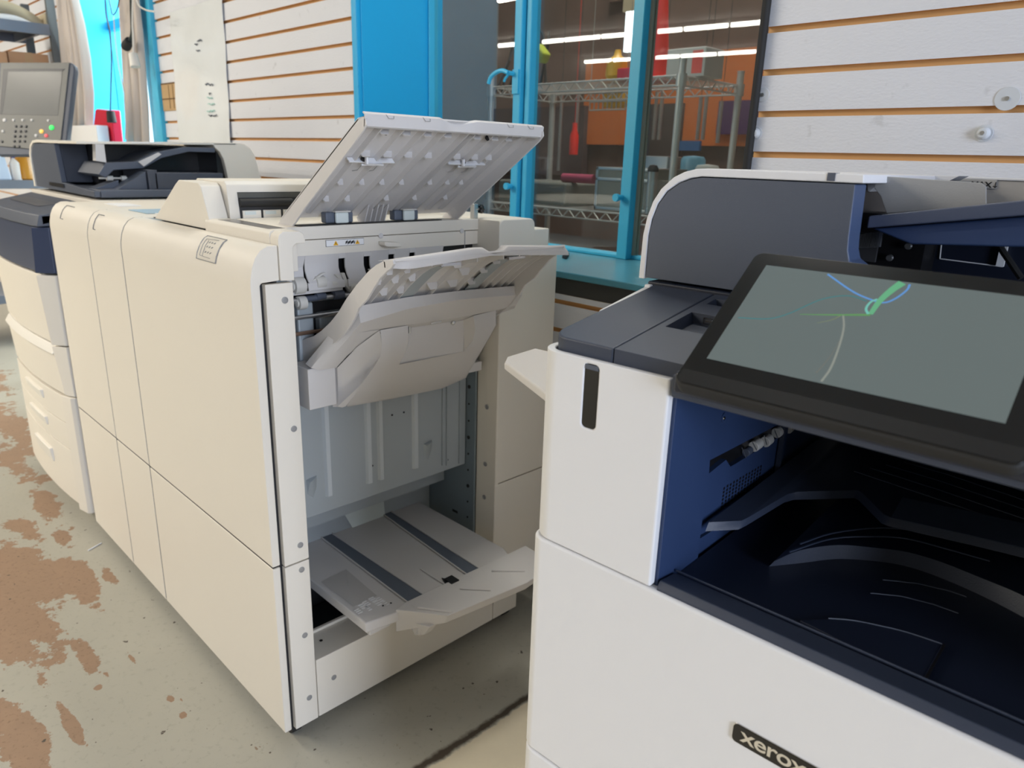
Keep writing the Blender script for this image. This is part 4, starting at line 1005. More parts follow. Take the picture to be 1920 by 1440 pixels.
# left wall of the bay with its front column
bm = nb(); box(bm, .1463, .1502, .0098, .0865, .829, 1.03); po('bay_column', bm, 'bluewall', bevel=.0006)
bm = nb(); box(bm, .02, .1462, .0097, .47, .80, 1.03)
cut = nb()
def cutyz(pts): prism(cut, pts, 'X', .135, .16)
S1 = [atl(*p, X=.15) for p in ((1338, 865), (1465, 798), (1478, 812), (1465, 822), (1385, 872), (1376, 877), (1368, 864), (1336, 890))]
cutyz([(p.y, p.z) for p in S1])
S2 = [atl(*p, X=.15) for p in ((1315, 1008), (1362, 982), (1370, 988), (1356, 998), (1350, 992), (1315, 1015))]
cut2 = nb(); prism(cut2, [(p.y, p.z) for p in S2], 'X', .14, .16)
wbm = boolcut(boolcut(bm, cut), cut2)
bw = po('bay_left_wall', wbm, 'bluewall', bevel=0)
for r_ in range(6):
    for c_ in range(13):
        y = .134+.0074*c_; z = .8915-.0042*r_-.0002*c_+(.0005 if c_ % 2 else 0)
        if y < .232: 
            bm = nb() if (r_, c_) == (0, 0) else bm; box(bm, .1462, .1466, y, y+.0032, z, z+.0026)
obj('vent_grille', bm, 'black', bw)
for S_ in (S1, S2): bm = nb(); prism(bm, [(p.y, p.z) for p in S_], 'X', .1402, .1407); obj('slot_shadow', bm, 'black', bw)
q = atl(1357, 783, X=.1465); bm = nb(); lathe(bm, (.1462, q.y, q.z), [(.0052, 0), (.0052, .001), (.003, .0012), (.0026, .0004), (0, .0004)], (1, 0, 0), 18); sc_ = obj('screw_cup', bm, 'bluewall', bw)
bm = nb(); lathe(bm, (.1466, q.y-.001, q.z), [(.002, 0), (.0015, .0015), (0, .002)], (1, 0, 0), 12); obj('screw', bm, 'chrome', sc_)
for (x, y, w, r, m) in ((1402, 845, .010, .0045, 'slate'), (1418, 833, .014, .006, 'roller'), (1438, 825, .012, .0062, 'roller'), (1460, 808, .014, .006, 'roller'), (1480, 803, .008, .005, 'roller')):
    q = atl(x, y, X=.146); bm = nb(); cyl(bm, (.146, q.y-w/2, q.z-.001), (.146, q.y+w/2, q.z), r, 16); obj('exit_roller', bm, m, bw, bevel=.0008)
for (a, b) in (((1386, 838), (1392, 856)), ((1406, 828), (1412, 842)), ((1428, 815), (1431, 832)), ((1447, 804), (1452, 820))):
    p, q = atl(*a, X=.1485), atl(*b, X=.1485); bm = nb(); tube(bm, [p+Vector((.003, 0, 0)), q+Vector((.004, 0, 0))], .0005, 5); obj('static_wire', bm, 'steel', bw)
bm = nb(); box(bm, .148, .153, .262, .266, .84, .99); obj('guide_post', bm, 'navy', bw)
# front rail and tray floor
bm = nb(); prism(bm, [(.0035, .800), (.0035, .838), (.0085, .8445), (.036, .8405), (.038, .8365), (.038, .80)], 'X', .1525, PW-.005); po('front_rail', bm, 'navy', bevel=.0012)
bm = nb(); box(bm, .1505, PW-.02, .037, .47, .80, .8345)
po('tray_floor', bm, 'navy2', bevel=.001)
bm = nb(); tube(bm, [(.153, .0385, .8415), (PW-.02, .0385, .8415)], .0012, 6); po('rail_edge', bm, 'navy')
def fl(x, y, z): return atl(x, y, Z=z)
# pull-up flap let into the floor
fa = [fl(x, y, .838) for x, y in ((1553, 1160), (1600, 1164), (1650, 1174), (1700, 1186), (1766, 1208), (1731, 1271), (1640, 1229), (1580, 1203), (1500, 1163))]
bm = nb(); slab(bm, fa, (0, 0, -.003)); flap = po('paper_flap', bm, 'navy2', bevel=.0006)
a, b = fl(1768, 1207, .8382), fl(1731, 1275, .8382); bm = nb(); slab(bm, [a, a+Vector((.0022, 0, 0)), b+Vector((.0022, 0, 0)), b], (0, 0, .0004)); obj('flap_gap', bm, 'black', flap)
bm = nb(); tube(bm, [p+Vector((0, 0, .0004)) for p in catmull(fa[:5], 4)], .0005, 5); obj('flap_edge', bm, 'slate', flap)
for P in (((1632, 1112), (1690, 1118), (1750, 1133), (1797, 1150)), ((1655, 1087), (1720, 1094), (1780, 1108), (1812, 1119))):
    bm = nb(); tube(bm, [fl(x, y, .8362) for x, y in P], .0006, 5); po('floor_ridge', bm, 'navy')
# raised curved bed behind with its bright shoulder
fr_ = [fl(x, y, .8345) for x, y in ((1442, 1062), (1500, 1056), (1570, 1048), (1640, 1052), (1700, 1062), (1760, 1082), (1830, 1112), (1920, 1158), (2100, 1260))]
bk_ = [fl(x, y, .850) for x, y in ((1452, 1052), (1500, 1032), (1570, 1022), (1640, 1027), (1705, 1036), (1770, 1056), (1840, 1084), (1925, 1120), (2100, 1210))]
fr_, bk_ = catmull(fr_, 4), catmull(bk_, 4)
bm = nb(); strip(bm, [[p+Vector((0, 0, -.004)) for p in fr_], fr_, bk_]); po('bed_shoulder', bm, plain('textured_navy', (.05, .058, .08, 1), .45, bump=.4, bscale=700), ang=70)
bm = nb(); strip(bm, [bk_, [Vector((p.x, .468, .868)) for p in bk_]]); bed = po('raised_bed', bm, 'navy2')
for P, z in ((((1480, 1035), (1560, 1010), (1640, 1006), (1700, 1010), (1770, 1028), (1856, 1052)), .854), (((1500, 1020), (1560, 1000), (1640, 990), (1700, 992)), .856), (((1870, 1000), (1920, 1010)), .858)):
    bm = nb(); tube(bm, catmull([fl(x, y, z) for x, y in P], 4), .0009, 5); obj('bed_ridge', bm, 'navy', bed)
# separator shelf half way up
ZS = .872
path = [fl(x, y, ZS) for x, y in ((1324, 985), (1386, 982), (1400, 975), (1472, 932), (1490, 927), (1604, 924), (1612, 928), (1654, 970), (1668, 976), (1722, 988), (1820, 1010), (1920, 1034))]
path.append(Vector((PW-.03, path[-1].y+.03, ZS)))
bm = nb()
F = [bm.verts.new(p+Vector((0, 0, -.0065))) for p in path]; T_ = [bm.verts.new(p+Vector((.0, .005, .0015))) for p in path]
G = [bm.verts.new((p.x*.97+.006, .466, ZS+.018)) for p in path]; G2 = [bm.verts.new((p.x*.97+.006, .466, ZS+.008)) for p in path]
for i in range(len(path)-1):
    bm.faces.new((F[i], F[i+1], T_[i+1], T_[i])); bm.faces.new((T_[i], T_[i+1], G[i+1], G[i])); bm.faces.new((F[i+1], F[i], G2[i], G2[i+1]))
sep = po('separator_shelf', bm, 'navy', ang=50)
bm = nb(); strip(bm, [[p+Vector((0, .004, .002)) for p in path[8:]], [p+Vector((.0, .035, .014)) for p in path[8:]]], (0, 0, -.001)); obj('shelf_lip', bm, 'navy', sep)
for k in range(7):
    y = .28+.024*k; bm = nb(); tube(bm, [(.22+.01*k, y+.03, ZS+.010), (.30, y+.02, ZS+.010+.001*k), (.45, y-.005, ZS+.011)], .0006, 5); obj('shelf_ridge', bm, 'slate', sep)

# badge
bx0, bx1, bz0, bz1 = .2425, .3245, .7295, .7490
bm = nb(); prism(bm, rrect(bx0, bx1, bz0, bz1, .0045, 5), 'Y', -.0012, .002); bd = po('badge', bm, 'chrome', bevel=.0004)
bm = nb(); prism(bm, rrect(bx0+.0007, bx1-.0007, bz0+.0007, bz1-.0007, .004, 5), 'Y', -.0018, -.0011); obj('badge_face', bm, 'gloss', bd)
text('badge_lettering', 'xerox', .0205, 'chrome', bd, mat4((bx0+.0085, -.0018, bz0+.0052), (1, 0, 0), (0, 0, 1), (0, -1, 0)), .0005, .0003, 1.18)

# document feeder
YA = .195
skin = [(-.0139, 1.0838), (-.0128, 1.133), (-.0095, 1.152), (-.0035, 1.170), (.0055, 1.184), (.0195, 1.1965), (.032, 1.2025), (.046, 1.206), (.0601, 1.2068), (.2135, 1.2064)]
inner = [(.2145, 1.1985), (.0525, 1.1985), (.040, 1.1965), (.0265, 1.1915), (.0125, 1.182), (.0025, 1.168), (-.0035, 1.151), (-.0062, 1.133), (-.0063, 1.0838)]
bm = nb(); prism(bm, skin+inner, 'Y', YA-.001, PD-.01); adf = po('document_feeder', bm, 'white', bevel=.0012, seg=2)
clip = (.1815, .1887); bm = nb(); box(bm, clip[0], clip[1], YA-.0016, YA+.01, 1.1995, 1.2069); obj('lid_tab', bm, 'slate', adf)
dark = [(-.0052, 1.0855), (-.0054, 1.133), (-.0025, 1.150), (.0035, 1.167), (.0135, 1.181), (.0275, 1.1905), (.041, 1.1955), (.053, 1.1975), (.2068, 1.1975), (.2085, 1.150), (.2095, 1.138), (.2125, 1.128), (.222, 1.122), (.24, 1.119), (.24, 1.0855)]
bm = nb(); prism(bm, dark, 'Y', YA, YA+.004); obj('front_cover', bm, 'slate', adf, bevel=.0006)
bm = nb(); prism(bm, [(.2072, 1.1975), (.2090, 1.150), (.2100, 1.138), (.213, 1.129), (.2225, 1.123), (.2135, 1.1215), (.208, 1.126), (.2045, 1.138), (.203, 1.1975)], 'Y', YA+.0005, YA+.032); obj('cover_edge', bm, plain('mid_blue_plastic', (.06, .09, .17, 1), .35), adf, bevel=.0015)
bm = nb(); prism(bm, [(-.004, 1.088), (-.004, 1.13), (.02, 1.18), (.05, 1.196), (.17, 1.196), (.17, 1.088)], 'Y', YA+.005, PD-.02); obj('feed_head_body', bm, 'black', adf)
bm = nb(); box(bm, .2, PW, .40, .408, 1.0855, 1.165); rw = obj('feeder_back_panel', bm, 'navy2', adf)
bm = nb()
for (a, b) in (((1766, 448), (1762, 485)), ((1762, 485), (1880, 500))):
    p, q = atl(*a, Y=.399), atl(*b, Y=.399); tube(bm, [p, q], .0007, 5)
p = atl(1880, 474, Y=.399); box(bm, p.x-.003, p.x+.004, .395, .399, p.z-.014, p.z+.03); obj('panel_outline', bm, 'paper', rw)
bm = nb(); box(bm, .171, .238, .35, .40, 1.0855, 1.165); obj('hinge_block', bm, 'black', adf)
bm = nb(); a = atl(1612, 460, Y=.24)
for k in range(30): 
    x = .176+.0012*k*1.2; box(bm, x, x+.0005, .262, .266, 1.132+.0002*k, 1.144+.0003*k)
obj('gear_teeth', bm, 'steel', adf)
bm = nb(); box(bm, .172, .215, .266, .27, 1.122, 1.15); obj('gear_plate', bm, 'dark', adf)
for (x, y) in ((1700, 462), (1665, 484)):
    q = atl(x, y, Y=.34); bm = nb(); lathe(bm, (q.x, .346, q.z), [(.004, 0), (.003, .003), (0, .003)], (0, -1, 0), 12); obj('screw', bm, 'steel', adf)
# input tray
def tz(x): return 1.1694+(x-.2117)*.176
bm = nb()
pts = [(.2125, tz(.2125)-.0125), (.2125, tz(.2125)-.001), (.62, tz(.62)), (.62, tz(.62)-.016)]
prism(bm, pts, 'Y', .23, .60); tr_ = obj('input_tray', bm, plain('tray_navy', (.055, .070, .115, 1), .38, bump=.25, bscale=1500), adf, bevel=.0015)
bm = nb(); prism(bm, [(.2125, tz(.2125)-.0135), (.62, tz(.62)-.017), (.62, tz(.62)-.05), (.45, tz(.45)-.05), (.33, 1.150), (.25, 1.1445)], 'Y', .245, .58); obj('tray_underside', bm, 'bluewall', tr_, bevel=.002)
bm = nb(); P = [atl(*p, Y=.262) for p in ((1662, 400), (1651, 368), (1639, 352), (1641, 340), (1652, 332), (1665, 331), (1840, 343), (1849, 350), (1849, 386))]
slab(bm, P, (0, .0025, 0)); obj('paper_guide', bm, plain('guide_grey', (.33, .33, .325, 1), .4, bump=.2, bscale=900), tr_, bevel=.0006)
bm = nb(); box(bm, .205, .62, .50, .504, 1.165, 1.2035); bg_ = obj('rear_guide_wall', bm, plain('guide_beige', (.42, .40, .37, 1), .5), tr_)
bm = nb(); box(bm, .150, .62, .498, .56, 1.2035, 1.2062); obj('rear_top_edge', bm, 'white', adf, bevel=.0008)
bm = nb(); P = [atl(*p, Y=.33) for p in ((1624, 326), (1660, 327), (1668, 333), (1640, 352), (1630, 360), (1626, 358))]; slab(bm, P, (0, .17, 0)); obj('lid_end_bracket', bm, 'white', adf, bevel=.0008)
bm = nb(); P = [atl(*p, Y=.44) for p in ((1640, 326), (1790, 331), (1798, 330), (1780, 339), (1650, 335))]; slab(bm, P, (0, .05, 0)); obj('side_guide_top', bm, 'white', adf)
q = atl(1848, 352, Y=.4995); s_ = atl(1871, 336, Y=.4995)
bm = nb(); box(bm, q.x-.045, s_.x, .4985, .4999, q.z-.001, s_.z+.0005); ml = obj('max_label', bm, 'labelgrey', bg_)
bm = nb(); box(bm, q.x-.0445, s_.x-.0005, .4982, .4986, q.z-.0006, s_.z+.0001); obj('label_face', bm, plain('label_face_grey', (.45, .44, .42, 1), .5), ml)
tx = text('label_lettering', 'MAX', .0088, 'ink', ml, mat4((q.x-.0125, .498, q.z+.0013), (1, 0, 0), (0, 0, 1), (0, -1, 0)), .0001, .0002, 1.0)
vx = [v.co for v in tx.data.vertices]; u0, u1, w0, w1 = min(v.x for v in vx), max(v.x for v in vx), min(v.z for v in vx), max(v.z for v in vx)
tr1 = atl(1860, 348, Y=.4978); th0, th1 = atl(1855, 352, Y=.4978).z, atl(1855, 341, Y=.4978).z; tw = (tr1.x-atl(1848, 348, Y=.4978).x)*3.35
for v in vx: v.x = tr1.x-tw+(v.x-u0)/(u1-u0)*tw; v.z = th0+(v.z-w0)/(w1-w0)*(th1-th0)
xa = atl(1866, 348, Y=.498).x; bm = nb(); box(bm, xa-.0004, xa+.0004, .4978, .4982, th0, th1); tube(bm, [(xa-.0018, .498, th0+.0022), (xa, .498, th0+.0003), (xa+.0018, .498, th0+.0022)], .0004, 5); obj('down_arrow', bm, 'ink', ml)
bm = nb(); tube(bm, catmull([atl(1865, 448, Y=.36), atl(1885, 478, Y=.355), atl(1915, 522, Y=.35)], 5), .0032, 8); obj('feeder_cable', bm, 'rubber', adf)

# touchscreen
TA = math.radians(36.2); T0 = Vector((.175, .0065, 1.0605)); TU = Vector((1, 0, 0)); TV = Vector((0, math.cos(TA), math.sin(TA))); TN = Vector((0, -math.sin(TA), math.cos(TA)))
def tq(u, v, h=0.): return T0+TU*u+TV*v+TN*h
TW0, TW1 = -.0165, .2245
def tprism(bm, o, h0, h1): slab(bm, [tq(u, v, h0) for u, v in o], TN*(h1-h0))
ol = rrect(TW0, TW1, -.0305, .1310, .0095, 6)
bm = nb(); tprism(bm, ol, -.0125, -.0012); ts = po('touchscreen', bm, 'rubber', bevel=.0022, seg=3)
bm = nb(); tprism(bm, rrect(TW0+.0012, TW1-.0012, -.0293, .1300, .0085, 6), -.0013, -.0002); obj('glass_front', bm, 'gloss', ts, bevel=.0003)
bm = nb(); tprism(bm, rrect(TW0+.0028, TW1-.0028, -.0282, -.0150, .006, 5, (1, 1, 0, 0)), -.0003, .0001); obj('lower_bezel', bm, plain('satin_black', (.012, .012, .012, 1), .22), ts)
bm = nb(); tprism(bm, rrect(TW0+.03, TW1-.03, -.0, .11, .01), -.030, -.0128); obj('back_housing', bm, 'rubber', ts, bevel=.004)
bm = nb(); box(bm, .155, .42, -.008, .10, 1.03, 1.0485); po('screen_mount', bm, 'navy2', bevel=.003)
bm = nb(); cyl(bm, (.20, .055, 1.068), (.36, .055, 1.068), .012, 16); po('screen_hinge', bm, 'rubber')
# the display itself: a grey idle picture with thin coloured light trails
def screen_mat():
    m, nt, p = new_mat('display_picture'); N, L = nt.nodes, nt.links
    p.inputs['Base Color'].default_value = (.02, .022, .022, 1); p.inputs['Roughness'].default_value = .06
    at_ = N.new('ShaderNodeAttribute'); at_.attribute_name = 'uvw'
    p.inputs['Emission Color'].default_value = (.085, .105, .103, 1); p.inputs['Emission Strength'].default_value = 1.0
    return m
bm = nb(); face(bm, [tq(0, 0, .0002), tq(.2066, 0, .0002), tq(.2066, .1146, .0002), tq(0, .1146, .0002)])
obj('display', bm, screen_mat(), ts)
def tpix(x, y):
    d = Matrix.Rotation(-FR_A, 3, 'Z') @ ray(x, y); c = Matrix.Rotation(-FR_A, 3, 'Z') @ (CP-FR_O)
    k = (T0-c).dot(TN)/d.dot(TN); p = c+d*k-T0; return (p.dot(TU), p.dot(TV))
def trail(name, pts, w0, w1, col, h):
    P = catmull([Vector((*tpix(*p), 0)) for p in pts], 8); n = len(P); bm = nb(); a, b = [], []
    for i, p in enumerate(P):
        d = (P[min(i+1, n-1)]-P[max(i-1, 0)]).normalized(); s = Vector((-d.y, d.x, 0)); w = w0+(w1-w0)*i/(n-1)
        for L_, sg in ((a, 1), (b, -1)):
            q = p+s*w*sg; L_.append(tq(min(max(q.x, .0), .2066), min(max(q.y, 0), .1146), h))
    strip(bm, [a, b]); obj(name, bm, lamp_mat('screen_'+name, col, 1.), ts)
trail('teal_trail', [(1384, 596), (1440, 598), (1480, 588), (1540, 562), (1590, 555), (1625, 565)], .0006, .0006, (.055, .16, .17, 1), .0003)
trail('green_trail', [(1500, 590), (1560, 591), (1632, 591)], .0003, .0011, (.10, .24, .09, 1), .0004)
trail('blue_trail', [(1552, 515), (1600, 548), (1640, 565), (1660, 568), (1680, 560), (1700, 545), (1706, 534)], .0008, .0008, (.10, .24, .50, 1), .0005)
trail('green_band', [(1632, 590), (1650, 565), (1672, 545), (1692, 531)], .0018, .0034, (.11, .33, .18, 1), .0006)
trail('teal_loop', [(1628, 590), (1624, 580), (1632, 568), (1645, 562)], .0010, .0008, (.14, .40, .34, 1), .0007)
trail('pale_trail', [(1581, 590), (1582, 615), (1574, 648), (1558, 690), (1540, 716)], .0007, .0009, (.21, .225, .20, 1), .0004)
trail('faint_trail', [(1574, 640), (1556, 670), (1530, 700)], .0003, .0007, (.125, .135, .125, 1), .0003)
trail('olive_trail', [(1532, 606), (1560, 600), (1580, 590)], .0002, .0005, (.16, .19, .11, 1), .0003)
# output wing on the far left side of the printer
bm = nb(); P = [at(*p, X=0) if 0 else None for p in ()]
zt1 = .95
def wl(x, y): return atl(x, y, Z=zt1)
P = [wl(946, 678), wl(951, 668), wl(1003, 652)]; P += [Vector((0, P[2].y+.01, zt1)), Vector((0, .07, zt1))]
slab(bm, P, (0, 0, -.012)); po('side_wing', bm, 'grey_plastic', bevel=.003)
# ================================================================== FAR PRINTER (left)
fp_ = empty('colour_printer', (-2.84, .9, 0), 'large cream and navy printer at the far left end of the row', 'printer')
def qo(name, bm, mat='cream', parent=None, **k): return obj(name, bm, mat, parent or fp_, **k)
def yf(x, b=.022): return .556-b*(1-((x+2.86)/.36)**2)
def bowed(bm, x0, x1, z0, z1, dy0=0., dy1=0., yb=.60, ch=True, n=8):
    """front panel bowed in plan; dy = how far each height stands back"""
    xs = [x0+(x1-x0)*i/n for i in range(n+1)]
    lo = [(x, yf(x)+dy0) for x in xs]; hi = [(x, yf(x)+dy1) for x in xs]
    A = [bm.verts.new((x, y, z0)) for x, y in lo]+[bm.verts.new((x1, yb, z0)), bm.verts.new((x0, yb, z0))]
    B = [bm.verts.new((x, y, z1)) for x, y in hi]+[bm.verts.new((x1, yb, z1)), bm.verts.new((x0, yb, z1))]
    m = len(A); bm.faces.new(A[::-1]); bm.faces.new(B)
    for i in range(m): bm.faces.new((A[i], A[(i+1) % m], B[(i+1) % m], B[i]))
XR = -2.50
for (a, b) in ((.349, .442), (.256, .346), (.060, .253)):
    bm = nb(); bowed(bm, -3.16, -2.563, a, b); d = qo('paper_drawer', bm, bevel=.002)
    bm = nb(); w0, w1 = (-2.955, -2.755)
    bowed(bm, w0, w1, b-.052 if a > .1 else b-.095, b-.022 if a > .1 else b-.045, -.004, -.010, .56); obj('drawer_pull', bm, plain('pull_highlight_plastic', (.80, .77, .70, 1), .4), d, bevel=.003)
bm = nb(); prism(bm, [(-2.560, .545), (-2.508, .556), (-2.50, .566), (-2.50, .64), (-2.56, .64)], 'Z', .045, .447); qo('corner_column', bm, bevel=.002)
bm = nb(); bowed(bm, -3.17, -2.548, .452, .585, .002, -.006); slab(bm, [(-2.548, yf(-2.548)+.002, .452), (-2.502, .568, .452), (-2.502, .64, .452), (-2.548, .64, .452)], (0, 0, .001))
qo('lower_door', bm, bevel=.002)
bm = nb(); bowed(bm, -3.17, -2.548, .585, .612, -.016, .0); qo('door_lip', bm, plain('lip_plastic', (.80, .77, .70, 1), .4), bevel=.004)
bm = nb(); V = [(-2.546, .552, .45), (-2.502, .568, .45), (-2.502, .62, .45), (-2.546, .62, .45), (-2.546, .537, .612), (-2.502, .566, .612), (-2.502, .62, .612), (-2.546, .62, .612)]
v = [bm.verts.new(p) for p in V]
for f in ((0, 3, 2, 1), (4, 5, 6, 7), (0, 1, 5, 4), (1, 2, 6, 5), (2, 3, 7, 6), (3, 0, 4, 7)): bm.faces.new([v[i] for i in f])
qo('lower_door_end', bm, bevel=.002)
bm = nb(); bowed(bm, -3.17, -2.545, .616, .834, .0, -.012); qo('upper_door', bm, bevel=.003)
bm = nb(); V = [(-2.543, .536, .616), (-2.502, .566, .616), (-2.502, .62, .616), (-2.543, .62, .616), (-2.543, .524, .834), (-2.502, .566, .834), (-2.502, .62, .834), (-2.543, .62, .834)]
v = [bm.verts.new(p) for p in V]
for f in ((0, 3, 2, 1), (4, 5, 6, 7), (0, 1, 5, 4), (1, 2, 6, 5), (2, 3, 7, 6), (3, 0, 4, 7)): bm.faces.new([v[i] for i in f])
qo('upper_door_end', bm, bevel=.003)
bm = nb(); bowed(bm, -3.17, -2.545, .840, .975, -.010, -.004); 
V = [(-2.545, .525, .84), (-2.502, .566, .84), (-2.502, .62, .84), (-2.545, .62, .84), (-2.545, .533, .975), (-2.502, .567, .975), (-2.502, .62, .975), (-2.545, .62, .975)]
v = [bm.verts.new(p) for p in V]
for f in ((0, 3, 2, 1), (4, 5, 6, 7), (0, 1, 5, 4), (1, 2, 6, 5), (2, 3, 7, 6), (3, 0, 4, 7)): bm.faces.new([v[i] for i in f])
nband = qo('navy_band', bm, plain('band_navy', (.030, .045, .095, 1), .4), bevel=.002)
bq = at(8, 461, Y=.536); bm = nb(); prism(bm, rrect(bq.x-.035, bq.x+.04, bq.z-.012, bq.z+.012, .004, 4), 'Y', .530, .534); bdg = obj('badge', bm, 'chrome', nband, bevel=.0008)
bm = nb(); prism(bm, rrect(bq.x-.031, bq.x+.036, bq.z-.009, bq.z+.009, .003, 4), 'Y', .5285, .5302); obj('badge_face', bm, 'slate', bdg)
bm = nb(); bowed(bm, -3.19, -2.515, .977, 1.012, -.012, -.002, .63); qo('top_rim', bm, 'slate', bevel=.004)
bm = nb()   # sloping shelf with a shallow paper-clip hollow
A = [(-3.19, .555, 1.010), (-2.515, .555, 1.010), (-2.515, .69, 1.038), (-2.70, .69, 1.042), (-3.19, .69, 1.042)]
slab(bm, A, (0, 0, -.03)); qo('top_shelf', bm, 'slate', bevel=.004)
bm = nb(); slab(bm, [(-3.10, .60, 1.022), (-2.72, .60, 1.022), (-2.66, .665, 1.034), (-3.10, .665, 1.034)], (0, 0, .0012)); qo('clip_tray', bm, plain('clip_tray_grey', (.075, .082, .10, 1), .4), bevel=.0005)
bm = nb(); box(bm, -3.19, XR+.002, .60, 1.30, .06, 1.0); qo('carcass', bm, 'cream', bevel=.002)
bm = nb(); box(bm, -3.19, -2.47, .69, 1.30, 1.0, 1.052); qo('scanner_deck', bm, 'cream', bevel=.003)
for x in (-3.1, -2.6):
    bm = nb(); cyl(bm, (x-.012, .66, .025), (x+.012, .66, .025), .025, 16); box(bm, x-.02, x+.02, .64, .68, .03, .062); qo('castor', bm, 'rubber')
# its document feeder
def ay(x, y, Y=.70): q = at(x, y, Y=Y); return (q.x, q.z)
o_ = [ay(64, 349), ay(60, 325), ay(56.5, 305), ay(54.5, 288), ay(55.5, 272), ay(60, 263.5), ay(70, 261.5), (-2.86, 1.2205), (-2.86, 1.2135), ay(70, 267), ay(61.5, 268), ay(57.5, 275), ay(57, 290), ay(59, 305), ay(62.5, 325), ay(66.5, 349)]
bm = nb(); prism(bm, o_, 'Y', .70, 1.2); lf = qo('feeder_cover', bm, 'cream', bevel=.001)
bm = nb(); c = [ay(67, 349), ay(63, 325), ay(59.5, 305), ay(57.5, 290), ay(58.5, 275), ay(62, 269), (-2.864, 1.2135), (-2.835, 1.090), (-2.50, 1.078), (-2.50, 1.060)]
prism(bm, c, 'Y', .703, .72); obj('front_face', bm, 'slate', lf, bevel=.002)
bm = nb(); P = [(-3.13, 1.09), (-3.13, 1.213), (-2.870, 1.213), (-2.838, 1.09)]; prism(bm, P, 'Y', .721, .80); obj('feed_head_cheek', bm, plain('dark_slate_plastic', (.045, .052, .07, 1), .4), lf, bevel=.002)
bm = nb(); box(bm, -3.13, -2.90, .80, 1.18, 1.09, 1.213); obj('feed_head_body', bm, 'black', lf)
bm = nb(); prism(bm, [(.64+.06, 1.2135), (.64+.06, 1.2205), (1.205, 1.2345), (1.205, 1.2275)], 'X', -2.86, -2.60); obj('feeder_lid', bm, 'cream', lf, bevel=.001)
bm = nb(); prism(bm, [(.86, 1.222), (.86, 1.2245), (.95, 1.2265), (.95, 1.2235)], 'X', -2.62, -2.598); obj('lid_sticker', bm, 'paper', lf)
bm = nb(); box(bm, -3.18, -2.502, .721, 1.12, 1.058, 1.082); obj('feeder_base', bm, 'slate', lf, bevel=.004)
bm = nb(); a, b = at(92, 341, Y=.70), at(120, 352, Y=.70); box(bm, a.x, b.x, .6995, .705, b.z, a.z); obj('finger_recess', bm, 'black', lf)
bm = nb(); box(bm, -2.75, -2.52, .89, 1.115, 1.08, 1.134); box(bm, -2.75, -2.52, .87, .90, 1.08, 1.142); obj('exit_block', bm, plain('navy_slate', (.05, .058, .08, 1), .4), lf, bevel=.003)
bm = nb(); prism(bm, [(.78, 1.082), (.868, 1.082), (.868, 1.136)], 'X', -2.60, -2.53); prism(bm, [(.73, 1.082), (.80, 1.082), (.80, 1.108)], 'X', -2.65, -2.58); obj('paper_fin', bm, 'slate', lf, bevel=.001)
bm = nb(); prism(bm, [(.745, 1.125), (.77, 1.160), (.86, 1.165), (.92, 1.195), (1.02, 1.215), (1.12, 1.215), (1.12, 1.20), (1.03, 1.20), (.94, 1.178), (.88, 1.145), (.79, 1.138), (.765, 1.115)], 'X', -2.80, -2.58); obj('input_tray', bm, 'slate', lf, bevel=.002)
bm = nb(); prism(bm, [(.745, 1.165), (.75, 1.215), (.775, 1.215), (.775, 1.160)], 'X', -2.62, -2.59); obj('paper_guide', bm, 'grey_plastic', lf, bevel=.001); bm = nb(); prism(bm, [(.865, 1.165), (.93, 1.195), (.94, 1.190), (.88, 1.150)], 'X', -2.59, -2.575); obj('paper_guide', bm, 'grey_plastic', lf, bevel=.001)
bm = nb(); box(bm, -2.86, -2.78, .80, 1.2, 1.08, 1.215); box(bm, -2.9, -2.62, 1.14, 1.18, 1.08, 1.215); obj('feeder_interior', bm, 'black', lf)
bm = nb(); cyl(bm, (-2.60, .75, 1.113), (-2.60, .86, 1.113), .003, 8); cyl(bm, (-2.60, .772, 1.113), (-2.60, .79, 1.113), .008, 12); cyl(bm, (-2.60, .815, 1.113), (-2.60, .83, 1.113), .008, 12); obj('exit_roller', bm, 'roller', lf)
pr_ = [at(x, y, X=-2.6) for x, y in ((398, 268), (440, 268), (458, 270), (470, 278), (478, 292), (484, 312), (489, 336))]
pin = [at(x, y, X=-2.6) for x, y in ((428, 338), (424, 318), (419, 298), (412, 285), (402, 276))]
bm = nb(); prism(bm, [(p.y, p.z) for p in pr_+pin], 'X', -3.15, -2.6); obj('rear_hump', bm, 'cream', lf, bevel=.003)
bm = nb(); prism(bm, [(1.13, 1.055), (1.13, 1.12), (1.30, 1.12), (1.30, 1.055)], 'X', -3.15, -2.62); obj('hinge_base', bm, 'cream', lf)

# ================================================================== CONSOLE
tl3, tr3, br3 = Vector((-4.446, .916, 1.584)), Vector((-4.2, 1.161, 1.587)), Vector((-4.146, 1.06, 1.233))
cu = (tr3-tl3).normalized(); cv = (br3-tr3); cv = (cv-cu*cv.dot(cu)).normalized(); cn = cu.cross(cv)
if cn.dot(CP-tl3) < 0: cn = -cn
def kk(x, y, h=0.):
    d = ray(x, y); k = (tl3-CP).dot(cn)/d.dot(cn); return CP+d*k+cn*h
con = empty('touch_console', (-4.24, 1.03, 0), 'grey touch console with keypad and lit buttons standing behind the far printer', 'control panel')
bm = nb(); slab(bm, [kk(*p) for p in ((-6, 117), (133, 117), (139, 122), (140, 132), (125, 262), (112, 282), (70, 291), (-6, 291))], -cn*.035); obj('console_case', bm, 'slate', con, bevel=.006, seg=3)
bm = nb(); slab(bm, [kk(x, y, .001) for x, y in ((3, 118), (131, 118), (115, 262), (103, 276), (60, 280), (-5, 274))], cn*.004); obj('console_face', bm, 'grayui', con, bevel=.002)
